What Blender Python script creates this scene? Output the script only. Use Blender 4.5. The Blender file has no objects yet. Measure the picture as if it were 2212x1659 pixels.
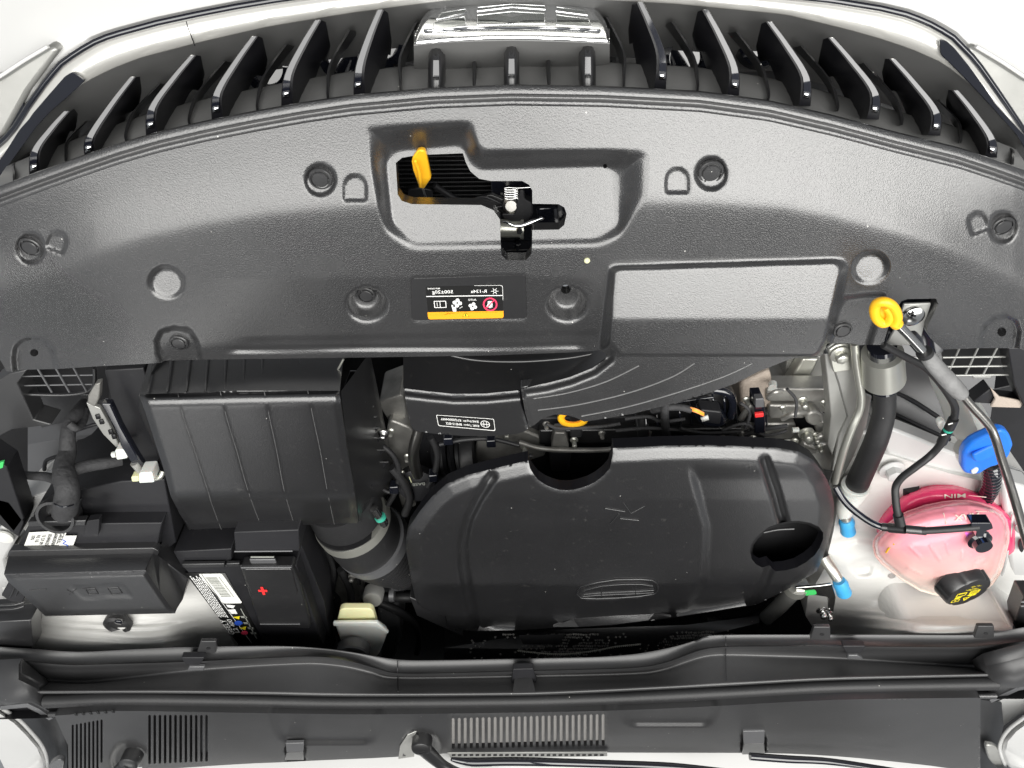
import bpy, bmesh, math, random
import numpy as np
from mathutils import Vector, Matrix
from mathutils.geometry import delaunay_2d_cdt
random.seed(7); rng = np.random.RandomState(7)
S = bpy.context.scene
# ------------------------------------------------------------------ camera
TH = math.radians(47.0); H = 1.41; FPX = 1536.0          # focal length in units of a 2212 px wide frame
cam = bpy.data.cameras.new('camera'); camo = bpy.data.objects.new('camera', cam); S.collection.objects.link(camo)
fw = Vector((0, -math.cos(TH), -math.sin(TH))); up = Vector((0, math.sin(TH), -math.cos(TH))); rt = Vector((1, 0, 0))
R = Matrix((rt, up, -fw)).transposed().to_4x4()
camo.matrix_world = Matrix.Translation((0, 0, H)) @ R
cam.sensor_width = 36.0; cam.lens = 36.0 * FPX / 2212.0; cam.clip_start = .01; cam.clip_end = 60
S.camera = camo
# ------------------------------------------------------------------ light: bright indoor ceiling panels, pale room
w = bpy.data.worlds.new("World"); S.world = w; w.use_nodes = True
w.node_tree.nodes['Background'].inputs[0].default_value = (.93, .96, 1, 1)
w.node_tree.nodes['Background'].inputs[1].default_value = .28
def area(name, loc, sx, sy, L, col=(1, .985, .95)):
    l = bpy.data.lights.new(name, 'AREA'); l.shape = 'RECTANGLE'; l.size = sx; l.size_y = sy
    l.energy = L * math.pi * sx * sy; l.color = col
    o = bpy.data.objects.new(name, l); S.collection.objects.link(o); o.location = loc
    return o
area('ceiling_light', (1.75, .55, 3.3), 2.9, 2.9, 6.2)
area('ceiling_light', (-1.3, .55, 3.3), 2.9, 2.9, 4.6)
area('ceiling_light', (0.0, -3.0, 3.3), 5.0, .8, 3.0)
S.view_settings.view_transform = 'Standard'; S.view_settings.look = 'None'
S.view_settings.exposure = 0.0; S.view_settings.gamma = 1.0
S.cycles.max_bounces = 8; S.cycles.use_denoising = True; S.cycles.denoising_input_passes = 'RGB_ALBEDO_NORMAL'; S.cycles.denoising_prefilter = 'NONE'; S.cycles.sample_clamp_indirect = 4.0; S.cycles.sample_clamp_direct = 12.0
# ------------------------------------------------------------------ materials
def mat(name, col, rough=.5, metal=0., bump=0., bscale=600., coat=0., trans=0., sss=0., var=0., vscale=8., spec=.5, aniso_stretch=None, dust=0., bdist=.0006, rvar=0., crough=.04):
    m = bpy.data.materials.new(name); m.use_nodes = True; nt = m.node_tree; N = nt.nodes; Lk = nt.links
    b = N['Principled BSDF']
    b.inputs['Base Color'].default_value = (*col, 1); b.inputs['Roughness'].default_value = rough
    b.inputs['Metallic'].default_value = metal; b.inputs['Coat Weight'].default_value = coat
    b.inputs['Coat Roughness'].default_value = crough
    b.inputs['Transmission Weight'].default_value = trans
    b.inputs['Specular IOR Level'].default_value = spec
    if sss: b.inputs['Subsurface Weight'].default_value = sss; b.inputs['Subsurface Radius'].default_value = (.03, .015, .012); b.inputs['Subsurface Scale'].default_value = 1.0
    tc = N.new('ShaderNodeTexCoord'); vec = tc.outputs['Object']
    if aniso_stretch:
        mp = N.new('ShaderNodeMapping'); mp.inputs['Scale'].default_value = aniso_stretch; Lk.new(vec, mp.inputs[0]); vec2 = mp.outputs[0]
    else: vec2 = vec
    if bump:
        nz = N.new('ShaderNodeTexNoise'); nz.inputs['Scale'].default_value = bscale; nz.inputs['Detail'].default_value = 2.; nz.inputs['Roughness'].default_value = .55
        Lk.new(vec2, nz.inputs['Vector'])
        bp = N.new('ShaderNodeBump'); bp.inputs['Strength'].default_value = bump; bp.inputs['Distance'].default_value = bdist
        Lk.new(nz.outputs['Fac'], bp.inputs['Height']); Lk.new(bp.outputs[0], b.inputs['Normal'])
    if var or dust:
        n2 = N.new('ShaderNodeTexNoise'); n2.inputs['Scale'].default_value = vscale; n2.inputs['Detail'].default_value = 6.; Lk.new(vec, n2.inputs['Vector'])
        r = N.new('ShaderNodeMapRange'); r.inputs['From Min'].default_value = .35; r.inputs['From Max'].default_value = .65
        r.inputs['To Min'].default_value = 1 - var; r.inputs['To Max'].default_value = 1 + var; Lk.new(n2.outputs['Fac'], r.inputs['Value'])
        mu = N.new('ShaderNodeVectorMath'); mu.operation = 'SCALE'; mu.inputs[0].default_value = col; Lk.new(r.outputs[0], mu.inputs['Scale'])
        cur = mu.outputs[0]
        if dust:
            n3 = N.new('ShaderNodeTexNoise'); n3.inputs['Scale'].default_value = 95.; n3.inputs['Detail'].default_value = 8.; n3.inputs['Roughness'].default_value = .7; Lk.new(vec, n3.inputs['Vector'])
            r3 = N.new('ShaderNodeMapRange'); r3.inputs['From Min'].default_value = .60; r3.inputs['From Max'].default_value = .80; r3.inputs['To Max'].default_value = dust; Lk.new(n3.outputs['Fac'], r3.inputs['Value'])
            mx = N.new('ShaderNodeMix'); mx.data_type = 'RGBA'; Lk.new(r3.outputs[0], mx.inputs[0]); Lk.new(cur, mx.inputs[6]); mx.inputs[7].default_value = (.35, .34, .31, 1); cur = mx.outputs[2]
        if dust:
            vo = N.new('ShaderNodeTexVoronoi'); vo.inputs['Scale'].default_value = 75.; Lk.new(vec, vo.inputs['Vector'])
            lt = N.new('ShaderNodeMath'); lt.operation = 'LESS_THAN'; Lk.new(vo.outputs['Distance'], lt.inputs[0]); lt.inputs[1].default_value = .055
            sp = N.new('ShaderNodeSeparateColor'); Lk.new(vo.outputs['Color'], sp.inputs[0])
            gt = N.new('ShaderNodeMath'); gt.operation = 'GREATER_THAN'; Lk.new(sp.outputs[0], gt.inputs[0]); gt.inputs[1].default_value = .90
            ml = N.new('ShaderNodeMath'); ml.operation = 'MULTIPLY'; Lk.new(lt.outputs[0], ml.inputs[0]); Lk.new(gt.outputs[0], ml.inputs[1])
            m2 = N.new('ShaderNodeMix'); m2.data_type = 'RGBA'; Lk.new(ml.outputs[0], m2.inputs[0]); Lk.new(cur, m2.inputs[6]); m2.inputs[7].default_value = (.5, .49, .46, 1); cur = m2.outputs[2]
        Lk.new(cur, b.inputs['Base Color'])
        if rvar:
            rr = N.new('ShaderNodeMapRange'); rr.inputs['From Min'].default_value = .35; rr.inputs['From Max'].default_value = .65
            rr.inputs['To Min'].default_value = max(.02, rough - rvar); rr.inputs['To Max'].default_value = rough + rvar; Lk.new(n2.outputs['Fac'], rr.inputs['Value']); Lk.new(rr.outputs[0], b.inputs['Roughness'])
    return m
M = {}
M['grain'] = mat('grained_black_plastic', (.026, .026, .027), .27, spec=1., coat=1., crough=.24, bump=1., bscale=680, bdist=.00052, var=.12, dust=.10, vscale=7., rvar=.05)
M['satin'] = mat('satin_black_plastic', (.015, .015, .016), .34, spec=.9, coat=.4, crough=.36, bump=.5, bscale=900, bdist=.00025, var=.15, dust=.10)
M['fine'] = mat('fine_grained_black_plastic', (.012, .012, .013), .30, spec=1., coat=1., crough=.28, bump=1., bscale=620, bdist=.00034, var=.15, dust=.12)
M['dark'] = mat('matte_black_plastic', (.012, .012, .014), .5, bump=.3, bscale=500, bdist=.0003, var=.3, dust=.07)
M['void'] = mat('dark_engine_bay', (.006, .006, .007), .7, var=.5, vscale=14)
M['gloss'] = mat('gloss_black_plastic', (.008, .009, .014), .06, coat=1., spec=.6)
M['rubber'] = mat('black_rubber', (.018, .018, .019), .48, bump=.5, bscale=350, bdist=.0004, var=.2, dust=.08)
M['grey'] = mat('grey_plastic', (.085, .086, .09), .42, spec=.9, coat=.4, crough=.4, bump=.3, bscale=700, bdist=.0002, var=.12, dust=.08)
M['cowl'] = mat('cowl_plastic', (.026, .026, .027), .40, spec=.8, coat=.2, crough=.4, bump=.4, bscale=1100, bdist=.0002, var=.14, dust=.06)
M['white'] = mat('white_car_paint', (.60, .60, .59), .22, coat=.5, var=.03, vscale=5)
M['whiteseal'] = mat('white_painted_sheet_metal', (.66, .655, .63), .35, coat=.2, bump=.35, bscale=26, bdist=.002, aniso_stretch=(1.2, 7, 2), var=.05, vscale=7)
M['whiteplastic'] = mat('white_plastic', (.72, .72, .68), .4, sss=.2, var=.04)
M['cream'] = mat('cream_plastic', (.75, .72, .42), .4, sss=.2)
M['alu'] = mat('cast_aluminium', (.52, .51, .48), .45, metal=.75, bump=.7, bscale=260, bdist=.0005, var=.2, vscale=25, rvar=.1)
M['alu2'] = mat('dull_cast_metal', (.26, .255, .24), .5, metal=.6, bump=.8, bscale=200, bdist=.0006, var=.3, vscale=25)
M['sheetmetal'] = mat('grey_pressed_metal', (.42, .42, .40), .42, metal=.6, bump=.2, bscale=90, bdist=.0006, var=.12, vscale=12)
M['steel'] = mat('polished_steel', (.72, .72, .71), .18, metal=1.)
M['darksteel'] = mat('dark_steel_rod', (.38, .37, .35), .3, metal=1.)
M['pipe'] = mat('brushed_aluminium_pipe', (.66, .66, .60), .33, metal=.8, var=.08)
M['chrome'] = mat('chrome', (.88, .89, .90), .12, metal=1.)
M['trim'] = mat('bright_trim', (.80, .79, .75), .24, metal=.6)
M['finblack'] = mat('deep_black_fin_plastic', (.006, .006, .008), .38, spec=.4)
M['grille'] = mat('mid_grey_grille_plastic', (.17, .17, .168), .42, spec=.8, bump=.3, bscale=700, bdist=.0002, var=.12, dust=.15)
M['ridge'] = mat('pale_grain_ridge', (.10, .10, .10), .35, spec=1., coat=1., crough=.3, bump=1., bscale=820, bdist=.001)  # lighter grey grained plastic for thin raised lines
M['glassgrey'] = mat('emblem_glass', (.36, .38, .37), .06, metal=.8, coat=1.)
M['yellow'] = mat('yellow_plastic', (.95, .50, .02), .33, sss=.05, var=.03)
M['blue'] = mat('blue_plastic', (.02, .19, .78), .38, var=.05)
M['sky'] = mat('light_blue_cap_plastic', (.06, .38, .72), .4)
M['tank'] = mat('pale_pink_translucent_plastic', (.86, .50, .47), .22, sss=.12, coat=.4)
M['tankdark'] = mat('coolant_pink_plastic', (.88, .05, .17), .22, sss=.1, coat=.4)
def tint(m, stops, y0, y1):
    nt = m.node_tree; N = nt.nodes; b = N['Principled BSDF']; tc = N.new('ShaderNodeTexCoord'); sx = N.new('ShaderNodeSeparateXYZ'); nt.links.new(tc.outputs['Generated'], sx.inputs[0])
    nz = N.new('ShaderNodeTexNoise'); nz.inputs['Scale'].default_value = 5.; nz.inputs['Detail'].default_value = 3.; nt.links.new(tc.outputs['Generated'], nz.inputs['Vector'])
    ad = N.new('ShaderNodeMath'); ad.operation = 'MULTIPLY_ADD'; nt.links.new(nz.outputs['Fac'], ad.inputs[0]); ad.inputs[1].default_value = .35; nt.links.new(sx.outputs['Y'], ad.inputs[2])
    cr_ = N.new('ShaderNodeValToRGB'); e = cr_.color_ramp.elements
    while len(e) < len(stops): e.new(.5)
    for q, (p, c) in zip(e, stops): q.position = p; q.color = (*c, 1)
    nt.links.new(ad.outputs[0], cr_.inputs[0]); nt.links.new(cr_.outputs[0], b.inputs['Base Color'])
# the coolant shows through the wall where it stands high in the tank, the empty part is pale
tint(M['tank'], [(.25, (.84, .72, .62)), (.55, (.85, .56, .50)), (.85, (.87, .42, .42)), (1., (.88, .30, .36))], 0, 1)
M['peach'] = mat('peach_tinted_plastic', (.88, .70, .58), .3, sss=.3)
M['magenta'] = mat('magenta_plastic', (.85, .20, .75), .4)
M['foam'] = mat('grey_foam_sleeve', (.20, .20, .20), .75, bump=1., bscale=160, bdist=.0012, var=.25, vscale=30)
M['tape'] = mat('fabric_tape', (.035, .035, .037), .75, bump=1., bscale=120, bdist=.002, var=.3, vscale=25)
M['printw'] = mat('white_print', (.78, .78, .76), .5)
M['printy'] = mat('yellow_print', (.85, .70, .02), .5)
M['printo'] = mat('orange_print', (.93, .36, .015), .45)
M['printr'] = mat('red_print', (.80, .05, .12), .45)
M['printk'] = mat('black_label', (.012, .012, .012), .35)
M['printlabel'] = mat('white_paper_label', (.74, .74, .70), .45)
M['printg'] = mat('grey_print', (.30, .31, .28), .5)
M['printb'] = mat('blue_print', (.03, .10, .55), .5)
M['green'] = mat('green_paint_mark', (.05, .50, .12), .5)
M['teal'] = mat('teal_paint_mark', (.04, .35, .25), .4)
M['redplus'] = mat('red_paint', (.75, .03, .03), .5)
M['orangewire'] = mat('orange_wire', (.9, .35, .1), .4)
M['slat'] = mat('pale_grey_slat', (.30, .29, .28), .5)
M['hood'] = mat('bonnet_insulation', (.035, .035, .036), .8, bump=.5, bscale=60, bdist=.004)
M['glass'] = mat('windscreen_glass', (.55, .57, .56), .04, metal=.5, coat=1.)
M['tan'] = mat('tan_stone_guard', (.45, .38, .32), .7, bump=1., bscale=200, bdist=.001)
# condenser core: fine stripes of fins
# ------------------------------------------------------------------ geometry helpers
# photo-plan coordinates: (x, y) on the 2212 x 1659 plan, z in metres above the floor
def W(x, y, z):
    d = fw + rt * ((x - 1106) / FPX) - up * ((y - 829.5) / FPX)
    t = (z - H) / d.z
    return Vector((d.x * t, d.y * t, z))
def WA(x, y, z):
    x = np.asarray(x, float); y = np.asarray(y, float); z = np.asarray(z, float)
    dx = (x - 1106) / FPX; v = (y - 829.5) / FPX
    dy = fw.y - up.y * v; dz = fw.z - up.z * v
    t = (z - H) / dz
    return np.stack([dx * t, dy * t, z + 0 * t], -1)
def mpp(x, y, z):
    p = W(x, y, z) - Vector((0, 0, H)); return p.dot(fw) / FPX
def link(name, me, m, parent=None, smooth=True):
    o = bpy.data.objects.new(name, me); S.collection.objects.link(o)
    if m is not None:
        for mm in (m if isinstance(m, (list, tuple)) else [m]): me.materials.append(M[mm])
    if smooth:
        me.polygons.foreach_set('use_smooth', [True] * len(me.polygons))
    if parent is not None: o.parent = parent
    return o
def tag(o, label=None, cat=None, group=None, kind=None):
    if label: o['label'] = label
    if cat: o['category'] = cat
    if group: o['group'] = group
    if kind: o['kind'] = kind
    return o
ROOTS = []
def thing(name, label, cat, group=None):
    o = bpy.data.objects.new(name, None); S.collection.objects.link(o); o.empty_display_size = .02
    ROOTS.append(o); return tag(o, label, cat, group)
def meshob(name, V, F, m, parent=None, smooth=True, bevel=0., seg=2, autos=35):
    me = bpy.data.meshes.new(name); me.from_pydata([tuple(v) for v in V], [], F); me.update()
    bm = bmesh.new(); bm.from_mesh(me); bmesh.ops.recalc_face_normals(bm, faces=bm.faces)
    if smooth and autos:
        a = math.radians(autos)
        for e in bm.edges:
            if len(e.link_faces) == 2 and e.calc_face_angle(0) > a: e.smooth = False
    bm.to_mesh(me); bm.free()
    o = link(name, me, m, parent, smooth)
    if bevel:
        b = o.modifiers.new('bevel', 'BEVEL'); b.width = bevel; b.segments = seg; b.limit_method = 'ANGLE'; b.angle_limit = math.radians(40); b.harden_normals = False
    return o
def cr(P, n=6, closed=False):
    P = [np.array(p, float) for p in P]; out = []
    L = len(P)
    rngk = range(L if closed else L - 1)
    for i in rngk:
        if closed: p0, p1, p2, p3 = P[(i - 1) % L], P[i], P[(i + 1) % L], P[(i + 2) % L]
        else: p0, p1, p2, p3 = P[max(i - 1, 0)], P[i], P[i + 1], P[min(i + 2, L - 1)]
        for k in range(n):
            t = k / n
            out.append(.5 * ((2 * p1) + (-p0 + p2) * t + (2 * p0 - 5 * p1 + 4 * p2 - p3) * t * t + (-p0 + 3 * p1 - 3 * p2 + p3) * t ** 3))
    if not closed: out.append(P[-1])
    return out
def resample(P, n):
    P = np.array(P, float); d = np.r_[0, np.cumsum(np.linalg.norm(np.diff(P[:, :2], axis=0), axis=1))]
    s = np.linspace(0, d[-1], n); return np.stack([np.interp(s, d, P[:, k]) for k in range(P.shape[1])], -1)
def rounded(P, r=8, n=4):
    """round the corners of a closed outline"""
    out = []; L = len(P)
    for i in range(L):
        a, b, c = np.array(P[i - 1], float), np.array(P[i], float), np.array(P[(i + 1) % L], float)
        la, lc = np.linalg.norm(a - b), np.linalg.norm(c - b); rr = min(r, la * .45, lc * .45)
        p, q = b + (a - b) / la * rr, b + (c - b) / lc * rr
        for k in range(n + 1):
            t = k / n; out.append(tuple((1 - t) ** 2 * p + 2 * t * (1 - t) * b + t * t * q))
    return out
def ell(cx, cy, rx, ry, n=24, rot=0):
    a = math.radians(rot)
    return [(cx + rx * math.cos(t) * math.cos(a) - ry * math.sin(t) * math.sin(a), cy + rx * math.cos(t) * math.sin(a) + ry * math.sin(t) * math.cos(a)) for t in [2 * math.pi * k / n for k in range(n)]]
def sheet(name, rows, m, parent=None, nu=1, thick=0., smooth=True, autos=50, closed=False):
    """loft through rows of (x,y,z) plan points; thick = downward solid in metres"""
    rr = [resample(r, max(len(q) for q in rows)) if len({len(q) for q in rows}) > 1 else np.array(r, float) for r in rows]
    V = []; n = len(rr[0])
    for r in rr: V += [W(*p) for p in r]
    F = [[i * n + j, i * n + (j + 1) % n, (i + 1) * n + (j + 1) % n, (i + 1) * n + j] for i in range(len(rr) - 1) for j in range(n if closed else n - 1)]
    if thick:
        k = len(V); top = list(F)
        V += [v - Vector((0, 0, thick)) for v in V]
        F += [[q + k for q in reversed(f)] for f in top]
        B = [j for j in range(n)] + [i * n + n - 1 for i in range(1, len(rr))] + [(len(rr) - 1) * n + j for j in range(n - 2, -1, -1)] + [i * n for i in range(len(rr) - 2, 0, -1)]
        for i in range(len(B)): a, b = B[i], B[(i + 1) % len(B)]; F.append([a, b, b + k, a + k])
    return meshob(name, V, F, m, parent, smooth, autos=autos)
def slab(name, P, z, thick, m, parent=None, bevel=.0015, taper=0., smooth=True, seg=2):
    """prism: outline on the plan at height z (number or per-point), going down by thick"""
    n = len(P); zz = [z(*p[:2]) for p in P] if callable(z) else ([z] * n if not hasattr(z, '__len__') else list(z))
    T = [W(p[0], p[1], q) for p, q in zip(P, zz)]
    c = sum(T, Vector()) / n
    B = [Vector((t.x + (t.x - c.x) * taper, t.y + (t.y - c.y) * taper, t.z - thick)) for t in T]
    F = [list(range(n)), list(range(2 * n - 1, n - 1, -1))] + [[i, (i + 1) % n, n + (i + 1) % n, n + i] for i in range(n)]
    return meshob(name, T + B, F, m, parent, smooth, bevel, seg)
def tube(name, P, r, m, parent=None, n=10, sub=5, corr=0., ncorr=0, world=False, flat=None):
    """hose through plan points, r in plan px (number or list)"""
    PP = cr(P, sub) if sub > 1 else [np.array(p, float) for p in P]
    if ncorr:
        PP = [np.array(q) for q in resample(PP, ncorr * 4 + 1)]
    pts = [W(*p[:3]) for p in PP]; N = len(pts)
    rs = np.interp(np.linspace(0, 1, N), np.linspace(0, 1, len(r)), r) if hasattr(r, '__len__') else [r] * N
    V, F = [], []; tprev = None; nx = None
    for i, p in enumerate(pts):
        t = (pts[min(i + 1, N - 1)] - pts[max(i - 1, 0)]).normalized()
        if nx is None: nx = t.orthogonal().normalized()
        nx = (nx - t * nx.dot(t)).normalized(); ny = t.cross(nx)
        rad = rs[i] * mpp(*PP[i][:3]) * (1 + (corr * (1 if i % 4 < 2 else -1) if corr else 0))
        for k in range(n):
            a = 2 * math.pi * k / n; V.append(p + (nx * math.cos(a) + ny * math.sin(a)) * rad)
    for i in range(N - 1):
        for k in range(n): F.append([i * n + k, i * n + (k + 1) % n, (i + 1) * n + (k + 1) % n, (i + 1) * n + k])
    F.append(list(range(n))[::-1]); F.append([(N - 1) * n + k for k in range(n)])
    return meshob(name, V, F, m, parent, autos=60)
def lathe(name, base, axis, prof, m, parent=None, n=28, world=False, hexa=False):
    """prof: list of (radius m, height m) along axis from base (world vector)"""
    ax = Vector(axis).normalized(); u = ax.orthogonal().normalized(); v = ax.cross(u); n = 6 if hexa else n
    V, F = [], []
    for (r, h) in prof:
        for k in range(n):
            a = 2 * math.pi * k / n; V.append(base + ax * h + (u * math.cos(a) + v * math.sin(a)) * max(r, 1e-5))
    for i in range(len(prof) - 1):
        for k in range(n): F.append([i * n + k, i * n + (k + 1) % n, (i + 1) * n + (k + 1) % n, (i + 1) * n + k])
    F.append(list(range(n))[::-1]); F.append([(len(prof) - 1) * n + k for k in range(n)])
    return meshob(name, V, F, m, parent, autos=32)
def segdist(X, Y, P, closed):
    P = np.array(P, float)[:, :2]; Q = np.roll(P, -1, 0) if closed else P[1:]; P = P if closed else P[:-1]
    best = np.full(X.shape, 1e9)
    for (ax, ay), (bx, by) in zip(P, Q):
        dx, dy = bx - ax, by - ay; L = dx * dx + dy * dy + 1e-9
        t = np.clip(((X - ax) * dx + (Y - ay) * dy) / L, 0, 1)
        best = np.minimum(best, np.hypot(X - ax - t * dx, Y - ay - t * dy))
    return best
def inside(X, Y, P):
    P = np.array(P, float)[:, :2]; c = np.zeros(X.shape, bool); j = len(P) - 1
    for i in range(len(P)):
        xi, yi = P[i]; xj, yj = P[j]
        with np.errstate(divide='ignore', invalid='ignore'):
            hit = ((yi > Y) != (yj > Y)) & (X < (xj - xi) * (Y - yi) / (yj - yi + 1e-12) + xi)
        c ^= hit; j = i
    return c
def ss(t): t = np.clip(t, 0, 1); return t * t * (3 - 2 * t)
def pocket(X, Y, outer, inner, depth):
    """height change of a recess whose walls run from outline outer to outline inner"""
    io = inside(X, Y, outer); ii = inside(X, Y, inner)
    do = segdist(X, Y, outer, True); di = segdist(X, Y, inner, True)
    t = np.where(ii, 1, do / (do + di + 1e-6)); return -depth * np.where(io, ss(t), 0)
def disc(X, Y, cx, cy, rx, ry, depth, wall=.3, rot=0):
    a = math.radians(rot); u = (X - cx) * math.cos(a) + (Y - cy) * math.sin(a); v = -(X - cx) * math.sin(a) + (Y - cy) * math.cos(a)
    q = np.hypot(u / rx, v / ry); return -depth * ss((1 - q) / wall)
def groove(X, Y, line, hw, depth):
    return -depth * ss(1 - segdist(X, Y, line, False) / hw)
def densify(P, step):
    out = []
    for i in range(len(P)):
        a, b = np.array(P[i][:2], float), np.array(P[(i + 1) % len(P)][:2], float); k = max(1, int(np.linalg.norm(b - a) / step))
        out += [tuple(a + (b - a) * j / k) for j in range(k)]
    return out
def relief(name, outline, zf, step, m, parent=None, holes=(), skirt=.02, skirt_mat=None):
    """fine height-field sheet inside an outline, with holes, and a vertical skirt on its edges"""
    O = densify(outline, step); A = np.array(O); loops = [O] + [densify(h, min(step, 5)) for h in holes]
    xs = np.arange(A[:, 0].min(), A[:, 0].max(), step); ys = np.arange(A[:, 1].min(), A[:, 1].max(), step)
    GX, GY = np.meshgrid(xs, ys); GX = GX + (np.arange(len(ys)) % 2)[:, None] * step * .5; GX, GY = GX.ravel(), GY.ravel()
    ok = inside(GX, GY, O); ok &= segdist(GX, GY, O, True) > step * .55
    for h in loops[1:]: 
        h_ = np.array(h); near = (GX > h_[:, 0].min() - step) & (GX < h_[:, 0].max() + step) & (GY > h_[:, 1].min() - step) & (GY < h_[:, 1].max() + step) & ok
        idx = np.where(near)[0]
        if len(idx): ok[idx] &= (~inside(GX[idx], GY[idx], h)) & (segdist(GX[idx], GY[idx], h, True) > step * .5)
    pts = []; edges = []
    for L in loops:
        k = len(pts); pts += list(L); edges += [(k + i, k + (i + 1) % len(L)) for i in range(len(L))]
    pts += list(zip(GX[ok], GY[ok]))
    v, e, f, *_ = delaunay_2d_cdt([Vector(p) for p in pts], edges, [], 1, 1e-5, False)
    V2 = np.array([(q.x, q.y) for q in v]); F = np.array([list(t) for t in f])
    C = V2[F].mean(1)
    keep = inside(C[:, 0], C[:, 1], O)
    for h in loops[1:]: keep &= ~inside(C[:, 0], C[:, 1], h)
    F = F[keep]; z = zf(V2[:, 0], V2[:, 1]) + np.zeros(len(V2))
    P3 = WA(V2[:, 0], V2[:, 1], z)
    me = bpy.data.meshes.new(name); me.from_pydata([tuple(p) for p in P3], [], [list(map(int, t)) for t in F]); me.update()
    bm = bmesh.new(); bm.from_mesh(me)
    for q in [q for q in bm.verts if not q.link_faces]: bm.verts.remove(q)
    bmesh.ops.recalc_face_normals(bm, faces=bm.faces)
    if sum(q.normal.z for q in bm.faces) < 0: bmesh.ops.reverse_faces(bm, faces=bm.faces)
    if skirt:
        be = [q for q in bm.edges if len(q.link_faces) == 1]
        for q in be: q.smooth = False
        old = set(bm.faces)
        r = bmesh.ops.extrude_edge_only(bm, edges=be)
        if skirt_mat:
            for q in bm.faces:
                if q not in old: q.material_index = 1
        for g in r['geom']:
            if isinstance(g, bmesh.types.BMVert): g.co.z -= skirt
    bm.to_mesh(me); bm.free()
    return link(name, me, [m, skirt_mat] if skirt_mat else m, parent)
def quadmap(q):
    a, b, c, d = [np.array(p, float) for p in q]      # (0,0) (1,0) (1,1) (0,1)
    return lambda u, v: tuple((1 - u) * (1 - v) * a + u * (1 - v) * b + u * v * c + (1 - u) * v * d)
def flat(name, q, polys, z, m, parent, lift=.0006):
    """printed shapes: polygons in the unit square of the plan quad q, lying lift above z"""
    f = quadmap(q); V, F = [], []
    for P in polys:
        k = len(V)
        for (u, v) in P:
            x, y = f(u, v)[:2]; zz = float(z(np.array([x]), np.array([y]))[0]) if callable(z) else z
            V.append(W(x, y, zz + lift))
        F.append(list(range(k, k + len(P))))
    me = bpy.data.meshes.new(name); me.from_pydata([tuple(p) for p in V], [], F)
    bm = bmesh.new(); bm.from_mesh(me); bmesh.ops.recalc_face_normals(bm, faces=bm.faces)
    for g in bm.faces:
        if g.normal.z < 0: g.normal_flip()
    bm.to_mesh(me); bm.free()
    return link(name, me, m, parent, False)
def text(name, s, q, z, m, parent, lift=.0008, font=None):
    """lettering filling the plan quad q; corners: start-baseline, end-baseline, end-top, start-top"""
    cu = bpy.data.curves.new('t', 'FONT'); cu.body = s; cu.resolution_u = 2; cu.offset = .012
    t = bpy.data.objects.new('t', cu); S.collection.objects.link(t)
    bpy.context.view_layer.update()
    dg = bpy.context.evaluated_depsgraph_get(); me = bpy.data.meshes.new_from_object(t.evaluated_get(dg))
    bpy.data.objects.remove(t); bpy.data.curves.remove(cu)
    co = np.array([v.co[:] for v in me.vertices]); mn, mx = co.min(0), co.max(0); f = quadmap(q)
    for v in me.vertices:
        x, y = f((v.co.x - mn[0]) / (mx[0] - mn[0]), (v.co.y - mn[1]) / (mx[1] - mn[1] + 1e-9))[:2]
        zz = float(z(np.array([x]), np.array([y]))[0]) if callable(z) else z
        v.co = W(x, y, zz + lift)
    me.name = name; me.materials.clear()
    return link(name, me, m, parent, False)
def hexbolt(name, x, y, z, r, m, parent, axis=(0, 0, 1), h=.008, washer=True, label=None):
    k = mpp(x, y, z); b = W(x, y, z)
    if washer:
        o = lathe(name, b, axis, [(r * k, 0), (r * k * .98, .0015), (r * k * .6, .003)], m, parent)
        lathe('bolt_head', b + Vector(axis).normalized() * .002, axis, [(r * k * .62, 0), (r * k * .62, h), (r * k * .5, h + .001)], m, o, hexa=True)
    else: o = lathe(name, b, axis, [(r * k, 0), (r * k, h), (r * k * .85, h + .001)], m, parent, hexa=True)
    return o
# ================================================================== RADIATOR COVER
TOPC = [(-40,420),(0,403),(85,371),(171,340),(256,311),(342,286),(445,262),(550,241),(650,223),(756,207),(930,191),(1106,184),(1300,187),(1512,198),(1660,218),(1799,250),(1930,285),(2071,320),(2150,346),(2212,368),(2260,390)]
tx, ty = [p[0] for p in TOPC], [p[1] for p in TOPC]
ytop = lambda x: np.interp(x, tx, ty)
BRK = [(-40,640),(102,602),(205,559),(308,525),(444,494),(581,470),(756,454),(1106,438),(1543,440),(1696,450),(1799,470),(1935,507),(2037,541),(2140,579),(2191,602),(2260,650)]
ybk = lambda x: np.interp(x, [p[0] for p in BRK], [p[1] for p in BRK])
def cbase(x, y):
    d = ybk(x) - y; soft = 10.
    dd = soft * np.logaddexp(0, d / soft)
    k1 = .00013 + .00004 * ss((x - 900) / 800); k2 = .00004 + .00005 * ss((x - 700) / 1000)
    k = k2 * dd + (k1 - k2) * 85 * (1 - np.exp(-(dd / 85) ** 1.5)) 
    z = .80 - k
    # the wings fall away gently to both sides
    z = z - .010 * ss((x - 1900) / 380) * ss((y - 380) / 200) - .010 * ss((300 - x) / 380) * ss((y - 380) / 200)
    # flatter rear strip
    z = z - .00005 * np.clip(y - 600, 0, 200) * ss((x - 330) / 300) * ss((1300 - x) / 60)
    return z
P_OUT = [(788,272),(1000,259),(1024,264),(1036,312),(1048,322),(1385,320),(1404,332),(1398,430),(1340,516),(1300,536),(886,546),(832,506),(815,466),(800,380)]
P_IN = [(862,330),(998,318),(1012,355),(1036,370),(1300,362),(1324,368),(1334,486),(1288,512),(896,520),(852,480),(846,430),(838,350)]
P_OUT, P_IN = rounded(P_OUT, 16), rounded(P_IN, 14)
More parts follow.
